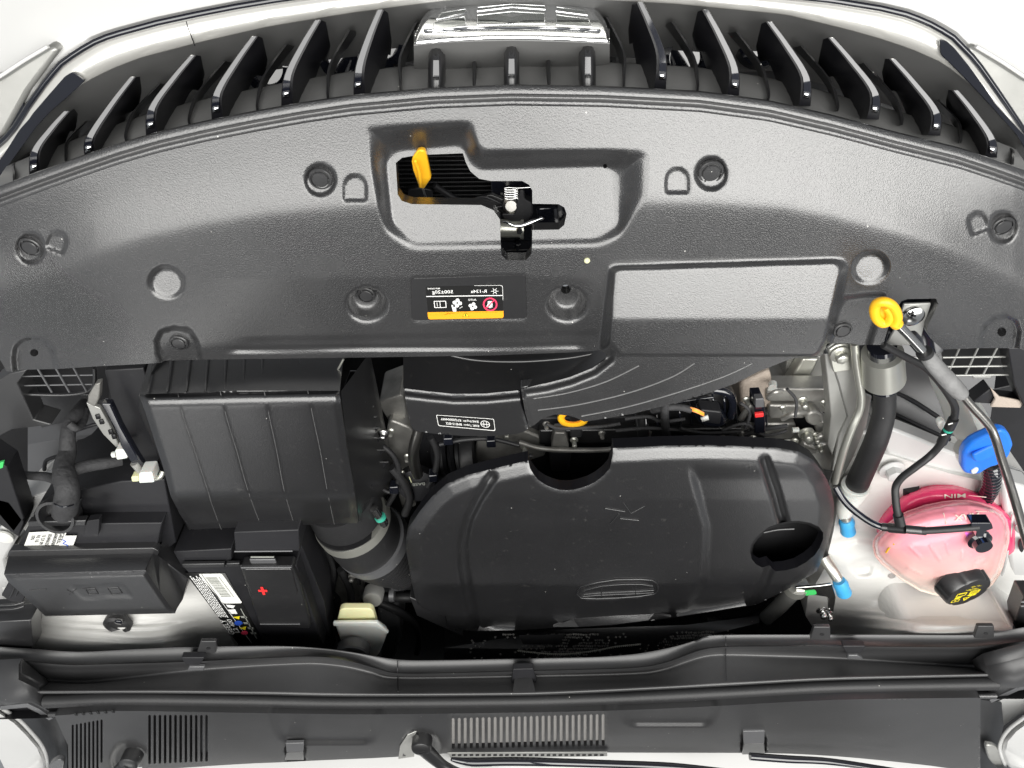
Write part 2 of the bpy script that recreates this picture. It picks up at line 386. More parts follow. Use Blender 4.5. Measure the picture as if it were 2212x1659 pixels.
HOLE = [(855,352),(868,341),(900,335),(1000,331),(1006,350),(1016,370),(1035,386),(1060,391),(1128,391),(1143,399),(1150,412),(1150,440),(1207,441),(1219,448),(1224,462),(1219,486),(1207,496),(1150,497),(1149,548),(1136,562),(1094,562),(1082,549),(1080,474),(1066,454),(1040,443),(890,441),(868,434),(859,420)]
B_OUT = rounded([(1312,573),(1825,556),(1836,574),(1796,745),(1776,772),(1330,772),(1290,764),(1306,640)], 10)
B_IN = rounded([(1332,584),(1804,570),(1812,584),(1778,738),(1762,768),(1340,768),(1322,740),(1326,640)], 10)
CLIPS = [(692,386,33,31,8),(1536,372,34,33,-8),(66,533,29,30,35),(2166,488,29,30,-35)]
DOTS = [(360,610,38,35,34,31,20),(1880,578,40,35,34,30,-25)]
def arch(cx, y0, y1, w, rot=0):
    r = w / 2; P = [(cx - r, y1)] + [(cx - r * math.cos(a), y0 + r - r * math.sin(a)) for a in np.linspace(0, math.pi, 9)] + [(cx + r, y1)]
    if rot:
        a = math.radians(rot); my = (y0 + y1) / 2; P = [(cx + (x - cx) * math.cos(a) - (y - my) * math.sin(a), my + (x - cx) * math.sin(a) + (y - my) * math.cos(a)) for x, y in P]
    return P
def ins(P, k):
    c = np.array(P).mean(0); return [tuple(c + (np.array(p) - c) * k) for p in P]
ARCH = [arch(767,377,437,54), arch(1463,362,420,54), arch(124,500,545,44,20), arch(2112,459,505,44,-20)]
TAB = [[(30,810),(26,775),(30,748),(48,732),(72,727),(98,734),(114,752),(122,780),(127,812)], [(2112,766),(2118,728),(2128,700),(2150,683),(2175,680),(2198,692),(2206,715),(2198,766)],
       [(352,800),(338,765),(334,735),(345,713),(375,705),(410,710),(428,735),(436,768),(440,800)]]
SQ = rounded([(1815,640),(1908,630),(1918,640),(1885,742),(1880,760),(1780,760),(1790,690)], 8)
SQ2 = rounded([(1830,645),(1905,640),(1898,650),(1872,735),(1868,754),(1795,754),(1800,690)], 8)
def cz(x, y):
    x = np.asarray(x, float); y = np.asarray(y, float); z = cbase(x, y)
    fl = .7965 + (y - 530) * .00016
    z = z + pocket(x, y, P_OUT, P_IN, np.maximum(z - fl, .001))
    top = .808 + np.where(y < 690, (y - 572) * .00015, 118 * .00015 + (y - 690) * .00001)
    z = z - pocket(x, y, B_OUT, B_IN, np.maximum(top - z, .001))
    for (cx, cy, rx, ry, r_) in CLIPS: z = z + disc(x, y, cx, cy + 3, rx + 3, ry + 5, .006, .22)
    for (cx, cy, rx, ry, ix, iy, r_) in DOTS:
        s = 1 if cx < 1000 else -1
        z = z + pocket(x, y, ell(cx - 2 * s, cy + 2, rx + 3, ry + 3, 24, r_), ell(cx + 3 * s, cy - 2, ix - 3, iy - 3, 24, r_), .007 + (cy - y) * .00014)
    for cx in (793, 1225): z = z + pocket(x, y, ell(cx, 661, 48, 40), ell(cx - 2, 637, 28, 21), .020)
    for A in ARCH: z = z + pocket(x, y, A, ins(A, .80), .0035)
    for A in TAB: z = z + pocket(x, y, A, ins(A, .86), .007)
    z = z + pocket(x, y, SQ, SQ2, .006)
    lab = rounded([(886,600),(1137,592),(1140,690),(888,694)], 10)
    z = z + pocket(x, y, lab, ins(lab, .96), .0012)
    z = z - .0030 * np.exp(-((y - np.interp(x, [500, 1260], [756, 748])) / 3.) ** 2) * ((x > 480) & (x < 1266)) * ss((x - 480) / 40) * ss((1270 - x) / 30)
    z = z - .0012 * ss((y - np.interp(x, [540, 1290], [728, 714])) / 8) * ss((x - 500) / 60) * ss((1296 - x) / 20)
    return z
OUT = [(x, float(ytop(x)) + 38) for x in np.linspace(-25, 2240, 90)]
OUT += [(2240,760),(2212,756),(2197,752),(2115,752),(2036,755),(2010,731),(2003,716),(2004,703),(2018,676),(2027,656),(2022,645),(1960,646),(1947,651),(1934,672),(1917,712),(1908,745),(1856,745),(1837,741),(1787,742),(1776,768),(1766,771),(1330,771),(1310,765),(1295,757),(1240,761),(1050,768),(800,772),(432,777),(356,779),(347,784),(200,792),(127,797),(42,799),(30,803),(14,802),(5,785),(-25,740)]
cover = thing('radiator_cover', 'wide grained black plastic radiator cover with latch opening, spanning behind the grille', 'radiator cover')
relief('panel', OUT, cz, 5.0, 'grain', cover, holes=[HOLE, ell(74,762,9,8,14), ell(2164,717,10,10,14), ell(1307,359,5,5,10), ell(1222,625,11,10,14)], skirt=.014)
LX = np.linspace(-38, 2255, 130)
def lrow(dy, dz): return [(x, float(ytop(x)) + dy, float(cbase(x, ytop(x) + dy)) + dz) for x in LX]
sheet('front_lip', [lrow(-2, -.012), lrow(-1, -.0025), lrow(2, -.001), lrow(10, 0), lrow(17, .0012), lrow(20, .0006), lrow(23, -.0035), lrow(27, -.004), lrow(31, -.0005), lrow(36, .0006), lrow(44, .0003), lrow(46, -.003)], 'grain', cover, autos=120)
def clip(cx, cy, r, dz, lab):
    z = float(cz([cx], [cy])[0]) + dz; b = W(cx, cy, z); k = mpp(cx, cy, z)
    o = lathe('push_clip', b, (0, -.05, 1), [(r * k, -.003), (r * k, .0012), (r * .93 * k, .002), (r * .82 * k, .002), (r * .80 * k, .0006), (.001, .0006)], 'satin', cover)
    c = lathe('clip_centre', b, (0, -.05, 1), [(r * .70 * k, 0), (r * .70 * k, .0022), (r * .64 * k, .0030), (.001, .0032)], 'satin', o)
    V = []
    for a0 in (0, 2.1, 4.2):
        lathe('clip_tooth', b + Vector((math.cos(a0), math.sin(a0), 0)) * r * .76 * k, (0, 0, 1), [(r * .07 * k, 0), (r * .07 * k, .0028)], 'satin', o, n=8)
    return o
for (cx, cy, rx, ry, r_) in CLIPS: clip(cx, cy, min(rx, ry) - 6, .001, '')
clip(791, 637, 20, .001, ''); clip(387, 740, 20, .001, ''); clip(1820, 713, 20, .001, '')
# little white pin
lathe('white_pin', W(1268, 562, .800), (0, 0, 1), [(.003, 0), (.003, .0015), (.0018, .0026)], 'cream', cover, n=14)
# refrigerant label
lbl = thing('refrigerant_label', 'black sticker with orange bar, fan and hand symbols and 500±20g, on the radiator cover', 'sticker')
LQ = [(918,618),(1086,616),(1088,687),(925,690)]
LQr = [LQ[2], LQ[3], LQ[0], LQ[1]]                # reading direction is from the front of the car
def uvrect(a, b, c, d): return [(a, b), (c, b), (c, d), (a, d)]
def rr_uv(a, b, c, d, r=.03, ry=.07):
    out = []
    for (x, y, sx, sy, t0) in ((c, d, -1, -1, 0), (a, d, 1, -1, 90), (a, b, 1, 1, 180), (c, b, -1, 1, 270)):
        for k in range(5):
            t = math.radians(t0 + k * 22.5); out.append((x + sx * r + r * math.cos(t), y + sy * ry + ry * math.sin(t)))
    return out
zl = lambda x, y: cz(x, y)
backs = slab('backing', rounded([(888,602),(1135,594),(1138,688),(890,692)], 9), lambda x, y: float(cz([x], [y])[0]) + .0009, .0008, 'satin', lbl, bevel=0)
flat('border', LQr, [rr_uv(0, 0, 1, 1)], zl, 'printw', lbl, .0013)
flat('black_field', LQr, [rr_uv(.006, .014, .994, .986)], zl, 'printk', lbl, .0017)
flat('orange_bar', LQr, [rr_uv(0, 0, 1, .2, .03, .06), uvrect(0, .1, 1, .215)], zl, 'printo', lbl, .0021)
flat('divider_line', LQr, [uvrect(.004, .675, .996, .70)], zl, 'printw', lbl, .0021)
flat('warning_triangle', LQr, [[(.5, .195), (.455, .06), (.545, .06)]], zl, 'printk', lbl, .0024)
flat('warning_triangle', LQr, [[(.5, .18), (.463, .072), (.537, .072)]], zl, 'printy', lbl, .0027)
text('lettering', 'i', [LQr[0]] * 4 and [quadmap(LQr)(.492, .08)[:2], quadmap(LQr)(.508, .08)[:2], quadmap(LQr)(.508, .155)[:2], quadmap(LQr)(.492, .155)[:2]], zl, 'printk', lbl, .0030)
def T(s, a, b, c, d, q=LQr, z=zl, m='printw', par=lbl, lift=.0022):
    f = quadmap(q); return text('lettering', s, [f(a, b)[:2], f(c, b)[:2], f(c, d)[:2], f(a, d)[:2]], z, m, par, lift)
T('R-134a', .21, .775, .415, .87); T('500\u00b120g', .645, .74, .915, .87); T('8891266648', .81, .90, .97, .945); T('AUTO', .35, .54, .455, .60)
def circ(cx, cy, r, asp=2.35, n=20, t0=0, t1=360): return [(cx + r * math.cos(math.radians(t)), cy + r * asp * math.sin(math.radians(t))) for t in np.linspace(t0, t1, n, endpoint=(t1 - t0) < 360)]
def ring(cx, cy, r0, r1, asp=2.35, n=24):
    a, b = circ(cx, cy, r0, asp, n), circ(cx, cy, r1, asp, n)
    return [[a[i], a[(i + 1) % n], b[(i + 1) % n], b[i]] for i in range(n)]
hand = [[(.145,.52),(.20,.52),(.205,.40),(.14,.40)]] + [[(.143 + i * .016, .41), (.154 + i * .016, .41), (.154 + i * .016, .30 + .02 * abs(i - 1.5)), (.143 + i * .016, .30 + .02 * abs(i - 1.5))] for i in range(4)] + [[(.20, .45), (.222, .36), (.214, .35), (.195, .40)]]
flat('hand_symbol', LQr, hand, zl, 'printw', lbl, .0021)
flat('prohibition_ring', LQr, ring(.172, .42, .075, .095, 2.2) + [[(.115, .53), (.125, .555), (.232, .31), (.222, .285)]], zl, 'printr', lbl, .0024)
def fan(cx, cy, s, rot): return [circ(cx + s * math.cos(math.radians(a + rot)), cy + 2.2 * s * math.sin(math.radians(a + rot)), s * .72, 2.2, 12) for a in (0, 90, 180, 270)]
flat('fan_symbol', LQr, fan(.40, .37, .033, 20), zl, 'printw', lbl, .0021)
flat('fan_symbol', LQr, fan(.60, .48, .036, 10) + [uvrect(.62, .225, .665, .36), [(.665, .24), (.68, .42), (.66, .42), (.65, .3)]] + [circ(.57 - i * .014, .32 + .02 * i, .006, 2.2, 8) for i in range(3)], zl, 'printw', lbl, .0021)
flat('book_symbol', LQr, [uvrect(.745, .34, .905, .36), uvrect(.745, .53, .905, .55), uvrect(.745, .34, .755, .55), uvrect(.895, .34, .905, .55), uvrect(.822, .34, .830, .55), uvrect(.86, .40, .868, .50), uvrect(.86, .375, .868, .39)], zl, 'printw', lbl, .0021)
sn = ring(.105, .82, .016, .024, 2.2, 6)
for a in range(0, 360, 60):
    c_, s_ = math.cos(math.radians(a)), math.sin(math.radians(a)); n_ = (-s_ * .003, c_ * .003)
    sn.append([(.105 + c_ * .022 - n_[0], .82 + 2.2 * (s_ * .022 - n_[1])), (.105 + c_ * .048 - n_[0], .82 + 2.2 * (s_ * .048 - n_[1])), (.105 + c_ * .048 + n_[0], .82 + 2.2 * (s_ * .048 + n_[1])), (.105 + c_ * .022 + n_[0], .82 + 2.2 * (s_ * .022 + n_[1]))])
flat('snowflake_symbol', LQr, sn, zl, 'printw', lbl, .0021)
# ================================================================== LATCH WELL
cond = thing('condenser_core', 'dark ribbed radiator core seen through the opening behind the yellow handle', 'radiator core')
sheet('core_back', [[(830,320,.640),(1070,318,.640)],[(830,470,.640),(1070,470,.640)]], 'void', cond)
for i in range(14):
    y = 328 + i * 9.3
    tube('core_tube', [(835, y + 2, .655), (1062, y - 1, .655)], 2.6, 'dark', cond, n=8, sub=1)
    V, F = [], []
    for j in range(56):
        x = 838 + j * 4; k = len(V); V += [W(x, y + 2.5, .655), W(x + 2, y + 2.5, .660), W(x + 2, y + 7.5, .660), W(x, y + 7.5, .655)]; F.append([k, k + 1, k + 2, k + 3])
    meshob('core_fins', V, F, 'dark', cond, False)['kind'] = 'stuff'
carrier = thing('latch_carrier', 'black metal carrier behind the latch, under the cross-shaped opening', 'bracket')
slab('carrier_plate', [(1060,385),(1235,385),(1235,505),(1160,505),(1160,580),(1070,580)], .690, .02, 'gloss', carrier)
hexbolt('bolt', 1117, 527, .692, 8, 'gloss', carrier)
tube('carrier_edge', [(1080,541,.7),(1150,539,.7)], 1.2, 'satin', carrier, sub=1)
hand_l = thing('bonnet_release_handle', 'yellow bonnet safety-catch handle standing up in the latch opening', 'handle')
HP = [(889,350,.765),(891,340,.768),(902,326,.775),(911,323,.775),(918,327,.775),(921,336,.772),(931,384,.742),(930,388,.740),(917,407,.730),(908,408,.730),(905,404,.732),(892,368,.755)]
slab('grip', [p[:2] for p in HP], [p[2] for p in HP], .008, 'yellow', hand_l, bevel=.002, seg=3)
tube('grip_ridge', [(897,348,.772),(906,372,.758),(908,403,.738)], [3, 4, 3], 'yellow', hand_l, sub=4)
tube('wire_stem', [(914,407,.728),(917,418,.715),(920,428,.705),(912,436,.70),(900,434,.70)], 2.2, 'darksteel', hand_l)
slab('pivot_bracket', rounded([(880,410),(905,405),(935,410),(935,430),(905,440),(882,430)], 8), .69, .01, 'dark', hand_l)
tube('lever_arm', [(938,400,.705),(965,418,.70),(1000,436,.695),(1050,436,.695),(1085,455,.695)], 7, 'dark', hand_l)
lat = thing('bonnet_latch', 'black bonnet latch with coiled spring and bright pawl in the opening', 'latch')
sp = [(1104 + 15 * math.cos(t), 405 + 5 * t / 6.283 + 4 * math.sin(t), .728) for t in np.linspace(0, 6.283 * 5, 60)]
tube('spring', sp, 1.7, 'steel', lat, sub=1, n=8)
tube('spring_leg', [(1104,405,.730),(1120,406,.730),(1148,404,.730)], 1.7, 'steel', lat, sub=2)
lathe('pivot_pin', W(1104, 432, .700), (0, .2, 1), [(.009, 0), (.009, .02), (.006, .022)], 'darksteel', lat)
slab('latch_plate', rounded([(1116,432),(1122,410),(1132,410),(1134,430),(1150,438),(1152,462),(1140,480),(1110,482),(1085,470),(1084,462),(1112,462)], 5), .722, .012, 'dark', lat)
slab('latch_arm', rounded([(1035,428),(1060,420),(1100,436),(1096,446),(1060,444)], 5), .712, .006, 'satin', lat)
tube('release_cable', [(1000,440,.71),(1040,425,.715),(1075,436,.715),(1100,450,.71)], 2.5, 'dark', lat)
tube('release_cable', [(1010,445,.71),(1050,450,.715),(1080,446,.715),(1104,440,.71)], 2.5, 'dark', lat)
tube('pawl', [(1085,478,.735),(1098,482,.737),(1110,487,.738),(1128,487,.738),(1148,480,.738),(1170,472,.738),(1173,470,.738)], [2.5, 3.5, 3.5, 5, 5.5, 4, 2.5], 'chrome', lat)
lathe('striker_roller', W(1080, 493, .72), (1, 0, 0), [(.010, 0), (.010, .022), (.012, .023), (.012, .026)], 'pipe', lat)
hexbolt('bolt', 1122, 492, .725, 7, 'steel', lat, washer=False)
slab('bracket', [(1158,450),(1205,448),(1210,488),(1160,490)], .70, .006, 'gloss', lat)
# ================================================================== GRILLE
LA = [(-30,330),(0,312),(20,292),(38,270),(60,232),(103,172),(132,138),(164,115),(200,93),(239,77),(342,49),(430,30),(513,14),(598,0),(700,-14),(900,-34),(1106,-42),(1320,-38),(1520,-26),(1660,-12),(1795,1),(1901,18),(1960,32),(2003,49),(2054,77),(2106,130),(2140,178),(2174,228),(2212,285),(2245,330)]
LB = [(-30,372),(15,340),(50,302),(92,255),(135,213),(181,180),(240,150),(308,124),(444,89),(581,58),(756,29),(951,3),(1106,-8),(1251,-2),(1458,9),(1697,32),(1833,65),(1900,84),(1969,107),(2037,137),(2106,191),(2157,245),(2190,280),(2212,308),(2245,345)]
bump = thing('front_bumper', 'white painted bumper skin curving round the front of the grille', 'bumper')
A = resample(LA, 90); Bc = resample(LB, 90)
def off(C, dy, dz, sx=1.0): return [((x - 1106) * sx + 1106, y + dy, dz) for x, y in C[:, :2]]
rows = [off(A, -330, .56, 1.25), off(A, -210, .60, 1.16), off(A, -110, .645, 1.08), off(A, -45, .668, 1.03), off(A, -12, .677, 1.01), off(A, -3, .672)]
sheet('skin', rows, 'white', bump, autos=80)
gr = thing('front_grille', 'black waterfall radiator grille with upright fins in a bright-edged frame', 'grille')
sheet('bright_trim', [off(A, 4, .682), [(x, y, .690) for x, y in (A[:, :2] * .6 + Bc[:, :2] * .4)], [(x, y - 3, .689) for x, y in Bc[:, :2]], [(x, y, .684) for x, y in Bc[:, :2]]], 'trim', gr, autos=80)
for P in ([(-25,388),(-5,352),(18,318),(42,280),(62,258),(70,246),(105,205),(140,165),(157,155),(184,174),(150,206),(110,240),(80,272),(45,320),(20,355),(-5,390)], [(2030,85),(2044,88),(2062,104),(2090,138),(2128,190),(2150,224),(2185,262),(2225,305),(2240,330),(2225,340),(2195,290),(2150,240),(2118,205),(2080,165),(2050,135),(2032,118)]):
    slab('gloss_trim_and_reflection', rounded(P, 6), .6935, .002, 'gloss', gr, bevel=.0006)  # black trim ends; dark reflections on the strip are put in as gloss pieces
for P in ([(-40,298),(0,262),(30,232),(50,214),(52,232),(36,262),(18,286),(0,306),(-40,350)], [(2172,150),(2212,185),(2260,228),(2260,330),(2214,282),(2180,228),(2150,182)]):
    slab('gloss_trim_and_reflection', rounded(P, 6), .681, .002, 'gloss', gr, bevel=.0006)
tube('seal_strip', [(x, y, .684) for x, y in A[:, :2]], 7, 'gloss', gr, sub=1, n=10)
tube('trim_joint', [(402,46,.693),(407,62,.693),(414,80,.692),(421,99,.688)], 1.0, 'dark', gr, sub=3, n=6)
def offin(C, d, z): return [(x + (1106 - x) / 1106 * d * .55, y + d, z) for x, y in C[:, :2]]
sheet('inner_wall', [[(x, y, .682) for x, y in Bc[:, :2]], offin(Bc, 25, .660), offin(Bc, 75, .625), offin(Bc, 120, .600)], 'grille', gr, autos=80)
TL = resample([(x, ytop(x)) for x in np.linspace(-20, 2230, 90)], 90)
def shz(y): return y
sheet('lower_shelf', [[(x, y + 22, .742) for x, y in TL], [(x, y - 2, .727) for x, y in TL], [(x + (1106 - x) * .03, y - 52, .695) for x, y in TL], [(x + (1106 - x) * .03, y - 54, .665) for x, y in TL]], 'grille', gr, autos=80)
sheet('duct_floor', [[(-60, 480, .55), (2270, 470, .55)], [(300, 20, .55), (1900, 20, .55)]], 'grey', gr)
for (x0, y0, x1, y1, z) in ((560,110,750,190,.60),(1330,60,1800,170,.60)):
    slab('bumper_bar', rounded([(x0, y0 + 18), (x1, y0), (x1, y1 - 20), (x0, y1)], 12), z, .04, 'grille', gr, bevel=.006)
for (x, y) in ((745,125),(585,150),(1475,128),(1640,90),(830,95)):
    lathe('sensor_housing', W(x, y, .607), (0, .5, 1), [(.028, 0), (.026, .012), (.018, .016), (.016, .010), (.002, .010)], 'gloss', gr)
FIN = [ # outer edge a,b,c and far corner d
 ((137,241),(67,328),(64,384),(168,246)), ((280,167),(186,297),(183,335),(306,196)), ((410,120),(320,235),(316,292),(442,160)), ((543,79),(461,202),(458,257),(578,130)), ((680,44),(614,164),(608,228),(714,100)), ((815,22),(768,146),(764,207),(846,88)),
 ((1389,5),(1438,121),(1438,192),(1357,64)), ((1531,22),(1594,147),(1596,206),(1495,76)), ((1669,48),(1749,167),(1750,229),(1633,100)), ((1802,82),(1898,201),(1897,258),(1767,134)), ((1935,128),(2030,242),(2030,293),(1905,158)), ((2071,196),(2150,300),(2153,340),(2043,222))]
def fin(i, a, b, c, d):
    s = 1 if a[0] < 1106 else -1
    A_, B_, C_ = np.array(a), np.array(b), np.array(c); wt, wb = 14, 25
    m1 = A_ * .55 + B_ * .45 + np.array((-2.5 * s, -2))
    OL = cr([(*a, .735), (*m1, .741), (*b, .748), (*c, .748)], 5)
    OL = [(p[0], p[1], p[2]) for p in OL]
    n = len(OL); sh = np.interp(range(n), [0, n * .62, n - 1], [wt, wb * .8, wb])
    OR = [(p[0] + s * w_, p[1] - .5, p[2] - .0015) for p, w_ in zip(OL, sh)]
    e = np.array(d) * .45 + (B_ + np.array((s * 50, -6))) * .55
    e = e + np.array((s * 8, 2)); IN = cr([(*d, .655), (d[0] + (e[0] - d[0]) * .3, d[1] + 22 + (e[1] - d[1]) * .3, .655), (*e, .665), (c[0] + s * 54, c[1] - 2, .69)], 5)
    MID = [(p[0] * .8 + q[0] * .2, p[1] * .8 + q[1] * .2, p[2] * .85 + q[2] * .15) for p, q in zip(OR, IN)]
    for k_, f_ in ((0, 1.), (1, .7), (2, .4)): MID[k_] = (MID[k_][0] + s * 6 * f_, MID[k_][1] - 7 * f_, MID[k_][2])
    BK = [(p[0] + s * 2, p[1], p[2] - .06) for p in OL]
    o = sheet('fin', [BK, [(p[0] - s * 1., p[1] + .5, p[2] - .004) for p in OL], OL, OR, MID, IN], 'finblack', gr, autos=50)
    G0 = [(p[0] + s * 1., p[1], p[2] + .0016) for p in OL[:-2]]; G1 = [(p[0] + s * (1 + .68 * w_), p[1] - .5, p[2] + .0012) for p, w_ in zip(OL[:-2], sh)]
    sheet('gloss_strip', [G0, G1], 'gloss', o, thick=.0015)
    p = OL[-3]; sheet('strip_end', [[(p[0] + s * 2, p[1] - 7, p[2] + .003), (p[0] + s * 15, p[1] - 8, p[2] + .003)], [(p[0] + s * 2, p[1] + 5, p[2] + .0005), (p[0] + s * 15, p[1] + 4, p[2] + .0005)]], 'chrome', o, thick=.001)
for i, f in enumerate(FIN): fin(i, *f)
THIN = [((185,262),(140,352)), ((342,180),(270,305)), ((482,132),(407,270)), ((615,96),(554,240)), ((752,65),(706,213)), ((896,48),(863,196)), ((1314,37),(1350,186)), ((1456,48),(1509,196)), ((1594,68),(1662,216)), ((1734,99),(1811,240)), ((1870,136),(1950,270)), ((2027,215),(2078,308)), ((2150,300),(2190,355)), ((60,330),(28,392))]
for a, c in THIN:
    s = 1 if a[0] < 1106 else -1; a, c = np.array(a, float), np.array(c, float)
    mid = a * .45 + c * .55 + np.array((-s * 16, -8)); E = cr([(*a, .672), (*mid, .700), (*(c + (-s * 1, -20)), .722), (*c, .735)], 4)
    sheet('thin_fin', [[(p[0], p[1], p[2] - .04) for p in E], E, [(p[0] + s * 5, p[1], p[2]) for p in E], [(p[0] + s * 16 * (1 - k / len(E)) + s * 6, p[1] + 4, p[2] - .03) for k, p in enumerate(E)]], 'satin', gr, autos=40)
for x, y in ((1024, 138), (1186, 135)):
    slab('thin_fin', [(x - 4, y), (x + 3, y - 1), (x + 4, 188), (x - 4, 190)], [.72, .72, .748, .748], .04, 'satin', gr)
# emblem
em = thing('grille_emblem', 'clear chromed shield-shaped emblem with six windows on a grey plastic base', 'emblem')
def bas(x, y): return .715 + (y - 90) * .0009
BT = resample([(894,96),(940,91),(986,88),(1045,86),(1104,85),(1165,86),(1226,88),(1275,90),(1317,92)], 30)
BB = resample([(894,147),(926,153),(1010,151),(1106,148),(1200,146),(1286,143),(1317,137)], 30)
sheet('emblem_base', [[(x, y - 30, .68) for x, y in BT], [(x, y, .742) for x, y in BT], [(x, y + 3, .742) for x, y in BT], [(x, y, .700) for x, y in BB], [(x, y, .66) for x, y in BB]], 'grille', em, autos=30)
for x, y0, y1, wd in ((942,106,190,36),(1105,103,186,35),(1270,99,186,35)):
    o = sheet('emblem_rib', [[(x - wd / 2, y1, .748), (x - wd / 2 + 1, y0 + 22, .738), (x - wd / 2 + 3, y0 + 7, .725)],
        [(x - 10, y1, .757), (x - 10, y0 + 22, .750), (x - 9, y0, .735)], [(x, y1, .758), (x, y0 + 22, .752), (x, y0 - 2, .736)], [(x + 10, y1, .757), (x + 10, y0 + 22, .750), (x + 9, y0, .735)], [(x + wd / 2, y1, .748), (x + wd / 2 - 1, y0 + 22, .738), (x + wd / 2 - 3, y0 + 7, .725)]], 'satin', em, autos=70, thick=.02)
    sheet('gloss_strip', [[(x - 6, y0 + 8, .7415), (x + 6, y0 + 8, .7415)], [(x - 6, y0 + 24, .754), (x + 6, y0 + 24, .754)], [(x - 6.5, y1 - 24, .757), (x + 6.5, y1 - 24, .757)]], 'gloss', o, thick=.001)
    sheet('strip_end', [[(x - 6.5, y1 - 24, .7605), (x + 6.5, y1 - 24, .7605)], [(x - 6.5, y1 - 17, .757), (x + 6.5, y1 - 17, .757)]], 'chrome', o, thick=.001)
EO = [(895,96),(894,86),(897,74),(908,50),(921,33),(938,24),(957,17),(990,11),(1026,6),(1075,1),(1126,-1),(1168,0),(1206,4),(1240,9),(1268,16),(1284,23),(1295,33),(1310,54),(1315,70),(1317,86),(1317,92),(1275,90),(1226,87),(1165,85),(1104,84),(1045,85),(986,88),(940,92)]
WIN = [[(930,66),(934,48),(1008,34),(1012,57)], [(1022,56),(1020,32),(1106,23),(1186,28),(1186,53),(1106,53)], [(1198,55),(1196,30),(1276,41),(1284,60)],
       [(940,43),(950,28),(1010,18),(1012,27)], [(1022,25),(1022,16),(1106,8),(1186,12),(1188,21),(1106,15)], [(1198,24),(1198,14),(1262,23),(1274,34)]]
ez = lambda x, y: .722 + (y - 90) * .00055
def emz(x, y):
    x, y = np.asarray(x, float), np.asarray(y, float); z = .765 + (y - 95) * .0011 - .00045 * np.abs(x - 1106) * .04
    d = segdist(x, y, EO, True); z = z - .007 * (1 - ss(d / 7))
    z = z - .004 * np.exp(-((y - (62 + (x - 1106) ** 2 * .00018)) / 2.) ** 2) * (np.abs(x - 1106) < 190)
    return z
relief('chrome_frame', EO, emz, 2.2, 'chrome', em, skirt=.012)
for P in WIN:
    Pi = ins(P, .88); tube('window_rim', [(x, y, float(emz([x], [y])[0]) + .0005) for x, y in Pi + Pi[:1]], 1.5, 'chrome', em, sub=1, n=8); flat('emblem_window', [(0, 0), (1, 0), (1, 1), (0, 1)], [Pi], lambda x, y: emz(x, y), 'glassgrey', em, .0008)
# ================================================================== SETTING UNDER EVERYTHING
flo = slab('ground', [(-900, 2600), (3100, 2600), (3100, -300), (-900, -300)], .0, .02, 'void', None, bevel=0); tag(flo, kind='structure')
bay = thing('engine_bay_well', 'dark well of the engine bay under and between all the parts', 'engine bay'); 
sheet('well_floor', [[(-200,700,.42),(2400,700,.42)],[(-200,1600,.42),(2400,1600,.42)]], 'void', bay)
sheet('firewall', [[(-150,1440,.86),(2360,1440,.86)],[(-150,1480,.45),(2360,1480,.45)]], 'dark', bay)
# ================================================================== ENGINE COVER
ECO = [(1141,995),(1108,1002),(1075,1010),(1009,1026),(965,1045),(934,1072),(908,1103),(884,1138),(877,1164),(878,1195),(884,1226),(890,1262),(899,1300),(908,1311),(935,1323),(963,1331),(966,1345),(969,1357),(1031,1364),(1110,1362),(1189,1357),(1325,1351),(1453,1335),(1611,1311),(1637,1305),(1699,1274),(1765,1234),(1779,1200),(1791,1164),(1800,1129),(1802,1089),(1796,1062),(1787,1037),(1773,1015),(1756,993),(1725,975),(1677,967),(1611,964),(1523,961),(1435,963),(1324,968),
       (1324,980),(1321,996),(1317,1012),(1303,1028),(1286,1041),(1270,1049),(1251,1055),(1238,1058),(1224,1059),(1209,1058),(1194,1054),(1178,1047),(1163,1037),(1153,1025),(1145,1012)]
NOTCH = ECO[40:]; RIMT = [(884,1226),(877,1164),(884,1138),(908,1103),(934,1072),(965,1045),(1009,1026),(1075,1010),(1141,995)]
RIMR = [(1324,968),(1435,963),(1523,961),(1611,964),(1677,967),(1725,975),(1756,993),(1787,1037),(1802,1089),(1800,1129),(1791,1164),(1779,1200),(1765,1234)]
LG = [(1062,1030),(1053,1045),(1030,1082),(1013,1116),(1004,1150),(1000,1182),(1002,1225),(1009,1270),(1018,1315),(1027,1353)]
RG = [(1652,996),(1663,1030),(1674,1063),(1684,1100),(1692,1130)]; RG2 = [(1664,1226),(1650,1262),(1629,1305)]
EHO = [(1646,1149),(1662,1138),(1681,1131),(1703,1126),(1725,1125),(1750,1129),(1769,1138),(1778,1150),(1778,1164),(1771,1182),(1760,1199),(1742,1214),(1721,1226),(1698,1232),(1675,1234),(1668,1228),(1662,1221),(1653,1224),(1646,1226),(1633,1219),(1624,1208),(1620,1192),(1622,1177),(1632,1162)]
LOGO = [(1246,1283),(1249,1274),(1255,1267),(1290,1258),(1330,1252),(1382,1251),(1408,1253),(1418,1259),(1422,1268),(1420,1277),(1413,1283),(1380,1288),(1338,1291),(1290,1293),(1255,1292)]
LIP = [(1191,1357),(1212,1347),(1236,1337),(1330,1330),(1413,1326),(1455,1335),(1325,1351)]
